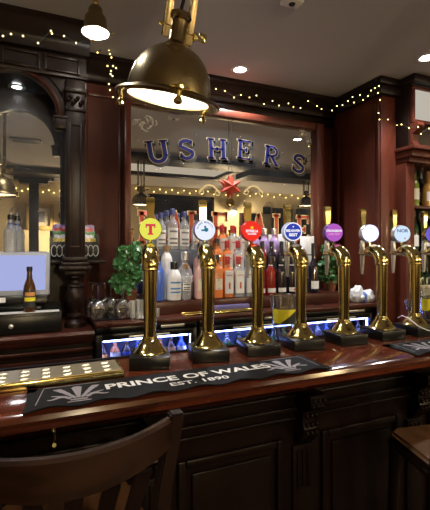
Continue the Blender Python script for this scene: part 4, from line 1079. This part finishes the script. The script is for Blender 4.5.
# ================================================================== CEILING FITTINGS
e = CE-.0005
DL = [(P(240, 69, Z=CE), 'recessed ceiling downlight in front of the big mirror cornice', 125), (P(427, 57, Z=CE), 'recessed ceiling downlight at the right edge near the gantry', 60),
      (Vector((2.69, 1.46, CE)), 'recessed downlight shown top right in the big mirror', 45), (Vector((-.075, 1.70, CE)), 'recessed downlight shown centrally in the arched mirror', 35)]
for p, lb, w in DL: downlight((p.x, p.y, e), lb, w)
p = P(12.5, 81, Y=2.56)
downlight((p.x, 2.56, 2.578), 'small recessed light under the arch of the left cabinet', 5.0, r=.03)
p = P(292, -3, Z=CE)
bx = thing('ceiling_sensor', 'small white box fixed to the ceiling at top of photo', 'sensor', (p.x, p.y, CE-.0005))
obj('case', box(B(), -.05, .05, -.035, .035, -.035, 0, .006), 'white_enamel', bx); obj('lens', lathe(B(), [(0, -.042), (.014, -.04), (.018, -.034), (0, -.034)], (0, 0, 0), 18), 'black', bx)
p = P(26, 141.5, Y=2*YML-.40)
vn = thing('ceiling_vent', 'dark ceiling air grille reflected in the arched mirror', 'vent', (p.x, .40, CE-.0005))
obj('vent_frame', frame_bm(-.17, .17, -.10, .10, .02, -.012, 0), 'slate', vn)
for o in vn.children: o.rotation_euler = (PI/2, 0, 0)
bm = B()
for k in range(9): box(bm, -.15, .15, -.082+k*.0195, -.072+k*.0195, -.010, -.001)
obj('louvres', bm, 'slate', vn)

# ================================================================== FAIRY LIGHTS
def fairy(label, pts, wire_pts, name='fairy_lights', br=.0046):
    t = thing(name, label, 'string lights', pts[0], 0, 'fairy light strings')
    o0 = Vector(pts[0])
    obj('wire', tube(B(), [Vector(p)-o0 for p in wire_pts], .0022, 5), 'wire', t)
    first = None
    for p in pts:
        if first is None: first = obj('bulb', bm_sphere(B(), (0, 0, 0), br, 8, 6), 'fairy', t)
        else:
            b = link(first.copy()); b.parent = t; b.location = Vector(p)-o0
    return t
def sc_(l, ox, oy, k): return [(ox+x/k, oy+y/k) for x, y in l]
back = [(216, 89), (225, 91), (234, 97.5), (241, 95), (249.5, 97.5), (256.5, 95.5), (264, 104), (272.5, 101), (279, 105.5), (288.5, 103.5), (293.5, 107), (300.5, 108), (308, 101), (317, 106), (321.5, 109), (332, 110.5), (337, 106)]
bp_ = [P(u, v, Y=2.655) for u, v in back]
fairy('fairy lights along the cornice above the big mirror', bp_, [p+Vector((0, .004, .004)) for p in bp_])
ret = [(342.5, 105), (348, 101), (352.5, 97), (354, 102.5), (360, 95), (363, 100), (368, 96), (371, 90.5), (375, 88), (378, 93), (379, 86), (380, 100)]
rp = [P(u, v, X=PX-.075) for u, v in ret]
rp.sort(key=lambda p: -p.y)
fairy('fairy lights on the short return beside the right pier', rp, [p+Vector((.004, 0, .004)) for p in rp])
rgt = [P(378.5, 113, Y=2.235), P(379.5, 119.5, Y=2.235), P(388, 119.5, Y=2.235), P(397, 125, Y=2.235), P(401.5, 124.5, Y=2.05), P(409, 128, Y=2.05), P(418, 127, Y=2.05), P(421, 134, Y=2.05), P(429, 128.5, Y=2.05), P(438, 131, Y=2.05)]
fairy('fairy lights draped across the right pier and gantry', rgt, [p+Vector((0, .004, .002)) for p in rgt])
lf = [(3, 36), (11, 34), (23, 36), (38, 43), (51, 31), (52, 33.5), (64, 36), (76, 43), (91, 39)]
lp = [P(u, v, Y=2.30 if i < 7 else 2.29) for i, (u, v) in enumerate(lf)]
fairy('fairy lights across the front of the left cabinet', lp, [p+Vector((0, .004, .002)) for p in lp])
dr = [(97.5, 52.5), (106.5, 45), (109, 50), (110, 54), (111.5, 57.5), (107.5, 66), (113, 66), (116, 68), (111, 71), (112.5, 76), (110.5, 74), (109, 84), (110, 90), (113, 97)]
dp = [P(u, v, Y=2.60) for u, v in dr]
fairy('bunch of fairy lights hanging in the left wall corner', dp, [p+Vector((0, .004, .002)) for p in dp])
rm = [PM(u, 190+(u-150)*.045+(1.5 if k % 2 else -1), RY0+.05) for k, u in enumerate(range(136, 322, 6))]
fairy('fairy lights on the far cream wall shown in the big mirror', rm, [p+Vector((0, -.004, .003)) for p in rm], br=.012)
rl = [PM(u, 189.5+(1.2 if k % 2 else -1)+(u-20)*.06, RY0+.05, YML) for k, u in enumerate((2, 9, 16, 22, 28, 34, 38, 43, 49, 54, 60, 65))]
fairy('fairy lights on the far wall shown in the arched mirror', rl, [p+Vector((0, -.004, .003)) for p in rl], br=.012)

# ================================================================== ROOM BEHIND THE VIEWER (seen in the mirrors)
bm = B()
struct('trim_8', boxb(RX0, RX1, RY0, RY0+.03, 0, 1.15, bev=.004), 'wood')
struct('trim_9', boxb(-3.1, .9, -1.62, -1.25, CE-.09, CE-.001), 'wood_dark_h')
struct('trim_10', boxb(3.0, 9.3, -.76, -.26, CE-.10, CE-.001), 'wood_dark_h')
# lit ceiling recess with dark surround
cof = thing('ceiling_panel', 'lit ceiling panel in dark surround shown in the big mirror', 'ceiling light', (0, 0, CE-.0005))
cx0, cx1, cy0, cy1 = 1.0, 2.75, -1.10, -.33
obj('diffuser', boxb(cx0, cx1, cy0, cy1, -.012, -.004), 'coffer', cof)
bm = B()
box(bm, cx0-.14, cx1+.14, cy1, cy1+.45, -.06, 0, .006); box(bm, cx0-.14, cx1+.14, cy0-.15, cy0, -.06, 0, .006); box(bm, cx0-.14, cx0, cy0, cy1, -.06, 0, .006); box(bm, cx1, cx1+.14, cy0, cy1, -.06, 0, .006)
obj('surround', bm, 'wood_dark_h', cof)
# post with capital
p = PM(34, 210, -1.72, YML)
ps_ = thing('room_post', 'dark square post with capital reflected in the arched mirror', 'post', (p.x, -1.72, 0))
obj('shaft', boxb(-.075, .075, -.075, .075, 0.001, 2.56, bev=.01), 'wood_dark', ps_)
obj('capital', box(box(B(), -.30, .30, -.12, .12, 2.60, 2.655, .01), -.22, .22, -.10, .10, 2.555, 2.60, .01), 'wood_dark', ps_)
struct('trim_11', boxb(-3.1, 1.0, -1.86, -1.58, 2.656, 2.749), 'plaster')
# framed picture
a = PM(25, 203.5, RY0, YML); b = PM(54, 230, RY0, YML)
pc = thing('framed_picture', 'gilt framed picture with cream mount reflected behind the post', 'picture', ((a.x+b.x)/2, RY0, (a.z+b.z)/2))
w, h = abs(b.x-a.x)/2, abs(a.z-b.z)/2
obj('frame', frame_bm(-w, w, -h, h, .07, .001, .035, .006), 'gold_paint', pc)
obj('mount', boxb(-w+.07, w-.07, .001, .012, -h+.07, h-.07), 'cream_paper', pc)
obj('print', box(box(B(), -.09, .09, .012, .014, -.10, .10), -.05, -.02, .012, .0155, -.06, .06), 'slate', pc)
# doorway and windows in the far wall
def PMx(u): return PM(u, 200, RY0).x
def window(name, u0, u1, v0, z0, frame='wood_dark', bars=2, pane='dark_pane'):
    x0, x1 = PMx(u0), PMx(u1); z1 = PM(u0, v0, RY0).z
    w = struct(name, frame_bm(x0, x1, z0, z1, .09, RY0+.031, RY0+.075), frame)
    obj('pane', boxb(x0+.09, x1-.09, RY0+.032, RY0+.045, z0+.09, z1-.09), pane, w)
    bm = B()
    for k in range(1, bars): xx = x0+(x1-x0)*k/bars; box(bm, xx-.02, xx+.02, RY0+.046, RY0+.07, z0+.09, z1-.09)
    obj('glazing_bar', bm, frame, w)
    return w
window('door_1', 148, 213, 194, .02, bars=3)
window('window_1', 238, 260, 213, 1.2, bars=1)
window('window_2', 271, 291, 208, 1.2, bars=2)
window('window_3', 295, 318, 209, 1.2, bars=2)
# little chalk board hung on the wall
p = PM(252, 209, RY0)
sg = thing('hanging_slate', 'small black slate hung by a cord reflected right of the star', 'sign', (PMx(266.5), RY0, p.z-.02))
obj('board', boxb(-.10, .10, .001, .02, -.08, .08, bev=.004), 'black', sg); obj('cord', tube(B(), [(-.08, .012, .08), (0, .010, .18), (.08, .012, .08)], .004, 6), 'wire', sg)
# wall lamps
def sconce(u, v, lb, w):
    p = PM(u, v, RY0, YML if u < 100 else YM)
    t = thing('wall_lamp', lb, 'wall lamp', (p.x, RY0, p.z), 0, 'wall lamps in the room')
    obj('back_plate', lathe(B(), [(0, 0), (.10, 0), (.10, .012), (.07, .03), (0, .035)], (0, .001, .12), 24, rot=Matrix.Rotation(-PI/2, 3, 'X')), 'brass_old', t)
    obj('arm', tube(B(), [(0, .03, .12), (0, .11, .10), (0, .13, .03)], .012, 10), 'brass_old', t)
    obj('lamp_shade', lathe(B(), [(.05, .02), (.075, -.02), (.095, -.08), (.09, -.08), (.07, -.02), (.045, .02), (.05, .02)], (0, .13, 0), 24), 'white_enamel', t)
    obj('bulb', bm_sphere(B(), (0, .13, -.05), .035, 14, 10), 'bulb', t)
    point((p.x, RY0+.14, p.z-.12), w, (1, .80, .50), .05, 'wall_lamp_light')
sconce(230.5, 208, 'brass wall lamp reflected just below the red star', 105)
sconce(191, 226, 'wall lamp glowing between clear bottles in the mirror reflection', 42)
sconce(64, 222, 'added wall lamp brightening the cream wall shown in the arched mirror', 130)  # added lamp, only there to brighten the cream wall in the arched mirror
sconce(330, 214, 'added unseen wall lamp brightening the far wall right of the mirror view', 110)  # added out of view to lift the far wall shown in the big mirror
# ================================================================== CHAIRS
def make_chair():
    t = thing('bar_chair', 'chair', 'bar chair', (0, 0, 0), 0, 'high bar chairs')
    SZ = .80
    seat = B(); n = 10
    outline = [(-.19, .08), (-.21, -.15), (-.17, -.185), (.17, -.185), (.21, -.15), (.19, .08), (.15, .105), (-.15, .105)]
    prism(seat, outline, XY, SZ-.03, SZ)
    bmesh.ops.bevel(seat, geom=seat.edges[:], offset=.008, segments=2, affect='EDGES')
    obj('seat_frame', seat, 'wood_dark', t)
    o2 = [(x*.94, y*.94) for x, y in outline]
    cs = prism(B(), o2, XY, SZ+.0005, SZ+.024); bmesh.ops.bevel(cs, geom=cs.edges[:], offset=.010, segments=3, affect='EDGES')
    obj('cushion', cs, 'tan', t)
    for sx in (-1, 1):
        obj('leg', tube(B(), [(sx*.165, .065, SZ-.03), (sx*.18, .09, .001)], [.021, .015], 10), 'wood_dark', t)
        # rear leg runs up into the back post
        rear = [(sx*.205, -.24, .001), (sx*.195, -.175, .45), (sx*.195, -.172, SZ), (sx*.205, -.19, .95), (sx*.226, -.225, 1.128)]
        pb = B(); rings = []
        for (x, y, z), (w, d) in zip(rear, ((.015, .017), (.018, .02), (.019, .02), (.018, .019), (.0165, .017))):
            rings.append([pb.verts.new((x+a*w, y+b*d, z)) for a, b in ((-1, -1), (1, -1), (1, 1), (-1, 1))])
        for a, b in zip(rings, rings[1:]):
            for i in range(4): pb.faces.new((a[i], a[(i+1) % 4], b[(i+1) % 4], b[i]))
        pb.faces.new(rings[0][::-1]); pb.faces.new(rings[-1])
        bmesh.ops.bevel(pb, geom=pb.edges[:], offset=.004, segments=2, affect='EDGES')
        obj('back_post', pb, 'wood_dark', t)
    # curved top rail: deep board bulging away from the seat
    tr_ = B(); N = 24; rings = []
    def cur(s): return (.208*s, -.225-.085*(1-s*s))
    for i in range(N+1):
        s = -1+2*i/N; x, y = cur(s)
        nx, ny = .30*s, -1; ln = math.hypot(nx, ny); nx, ny = nx/ln, ny/ln
        zt = 1.118; zb = 1.118-.062-.018*(1-s*s)
        rings.append([tr_.verts.new(q) for q in ((x-nx*.011, y-ny*.011, zb), (x+nx*.011, y+ny*.011, zb), (x+nx*.013, y+ny*.013, zt-.006), (x+nx*.006, y+ny*.006, zt), (x-nx*.006, y-ny*.006, zt), (x-nx*.013, y-ny*.013, zt-.006))])
    for a, b in zip(rings, rings[1:]):
        for i in range(6): tr_.faces.new((a[i], a[(i+1) % 6], b[(i+1) % 6], b[i]))
    tr_.faces.new(rings[0][::-1]); tr_.faces.new(rings[-1])
    obj('top_rail', tr_, M['rail'], t)
    for s in (-.68, -.34, 0, .34, .68):
        x, y = cur(s)
        sl_ = B(); rings = []
        for f in range(7):
            g = f/6; px = x*(.80+.2*g); py = -.165+(y+.165)*g**1.3; pz = SZ-.01+(1.045-SZ)*g
            rings.append([sl_.verts.new((px+a*.0165, py+b*.006, pz)) for a, b in ((-1, -1), (1, -1), (1, 1), (-1, 1))])
        for a, b in zip(rings, rings[1:]):
            for i in range(4): sl_.faces.new((a[i], a[(i+1) % 4], b[(i+1) % 4], b[i]))
        sl_.faces.new(rings[0][::-1]); sl_.faces.new(rings[-1])
        obj('back_slat', sl_, 'wood_dark', t)
    for z, ya, yb_ in ((.30, .083, .083), (.34, -.20, -.20)): obj('stretcher', tube(B(), [(-.185, ya, z), (.185, yb_, z)], .011, 8), 'wood_dark', t)
    for sx in (-1, 1): obj('stretcher', tube(B(), [(sx*.176, .084, .24), (sx*.196, -.205, .24)], .011, 8), 'wood_dark', t)
    return t
M['rail'] = mat('chair rail wood', (.026, .011, .006), .34, var=((3, 20, 26), (.009, .004, .0025), .35, .65), coat=.03, spec=.3)
ch = make_chair(); ch.location = (.055, 1.10, 0); ch['label'] = 'dark wooden slat back bar chair at bottom left'
dup(ch, (1.345, 1.003, 0), math.radians(-10), 'dark bar chair with tan leather seat at bottom right edge')

# ================================================================== ROOM LIGHT
w = bpy.data.worlds.new('world'); S.world = w; w.use_nodes = True
w.node_tree.nodes['Background'].inputs[0].default_value = (.02, .018, .016, 1); w.node_tree.nodes['Background'].inputs[1].default_value = 1
for x, y in ((.3, -.9), (5.2, -1.2)):  # added fill spots with no fitting, they brighten the room behind the viewer
    spot((x, y, CE-.03), 16, (1, .90, .76), 130, aim=(x, y, 0))
S.cycles.use_denoising = True
S.cycles.max_bounces = 10; S.cycles.transparent_max_bounces = 24; S.cycles.glossy_bounces = 6
S.cycles.sample_clamp_indirect = 3.0; S.cycles.caustics_refractive = False
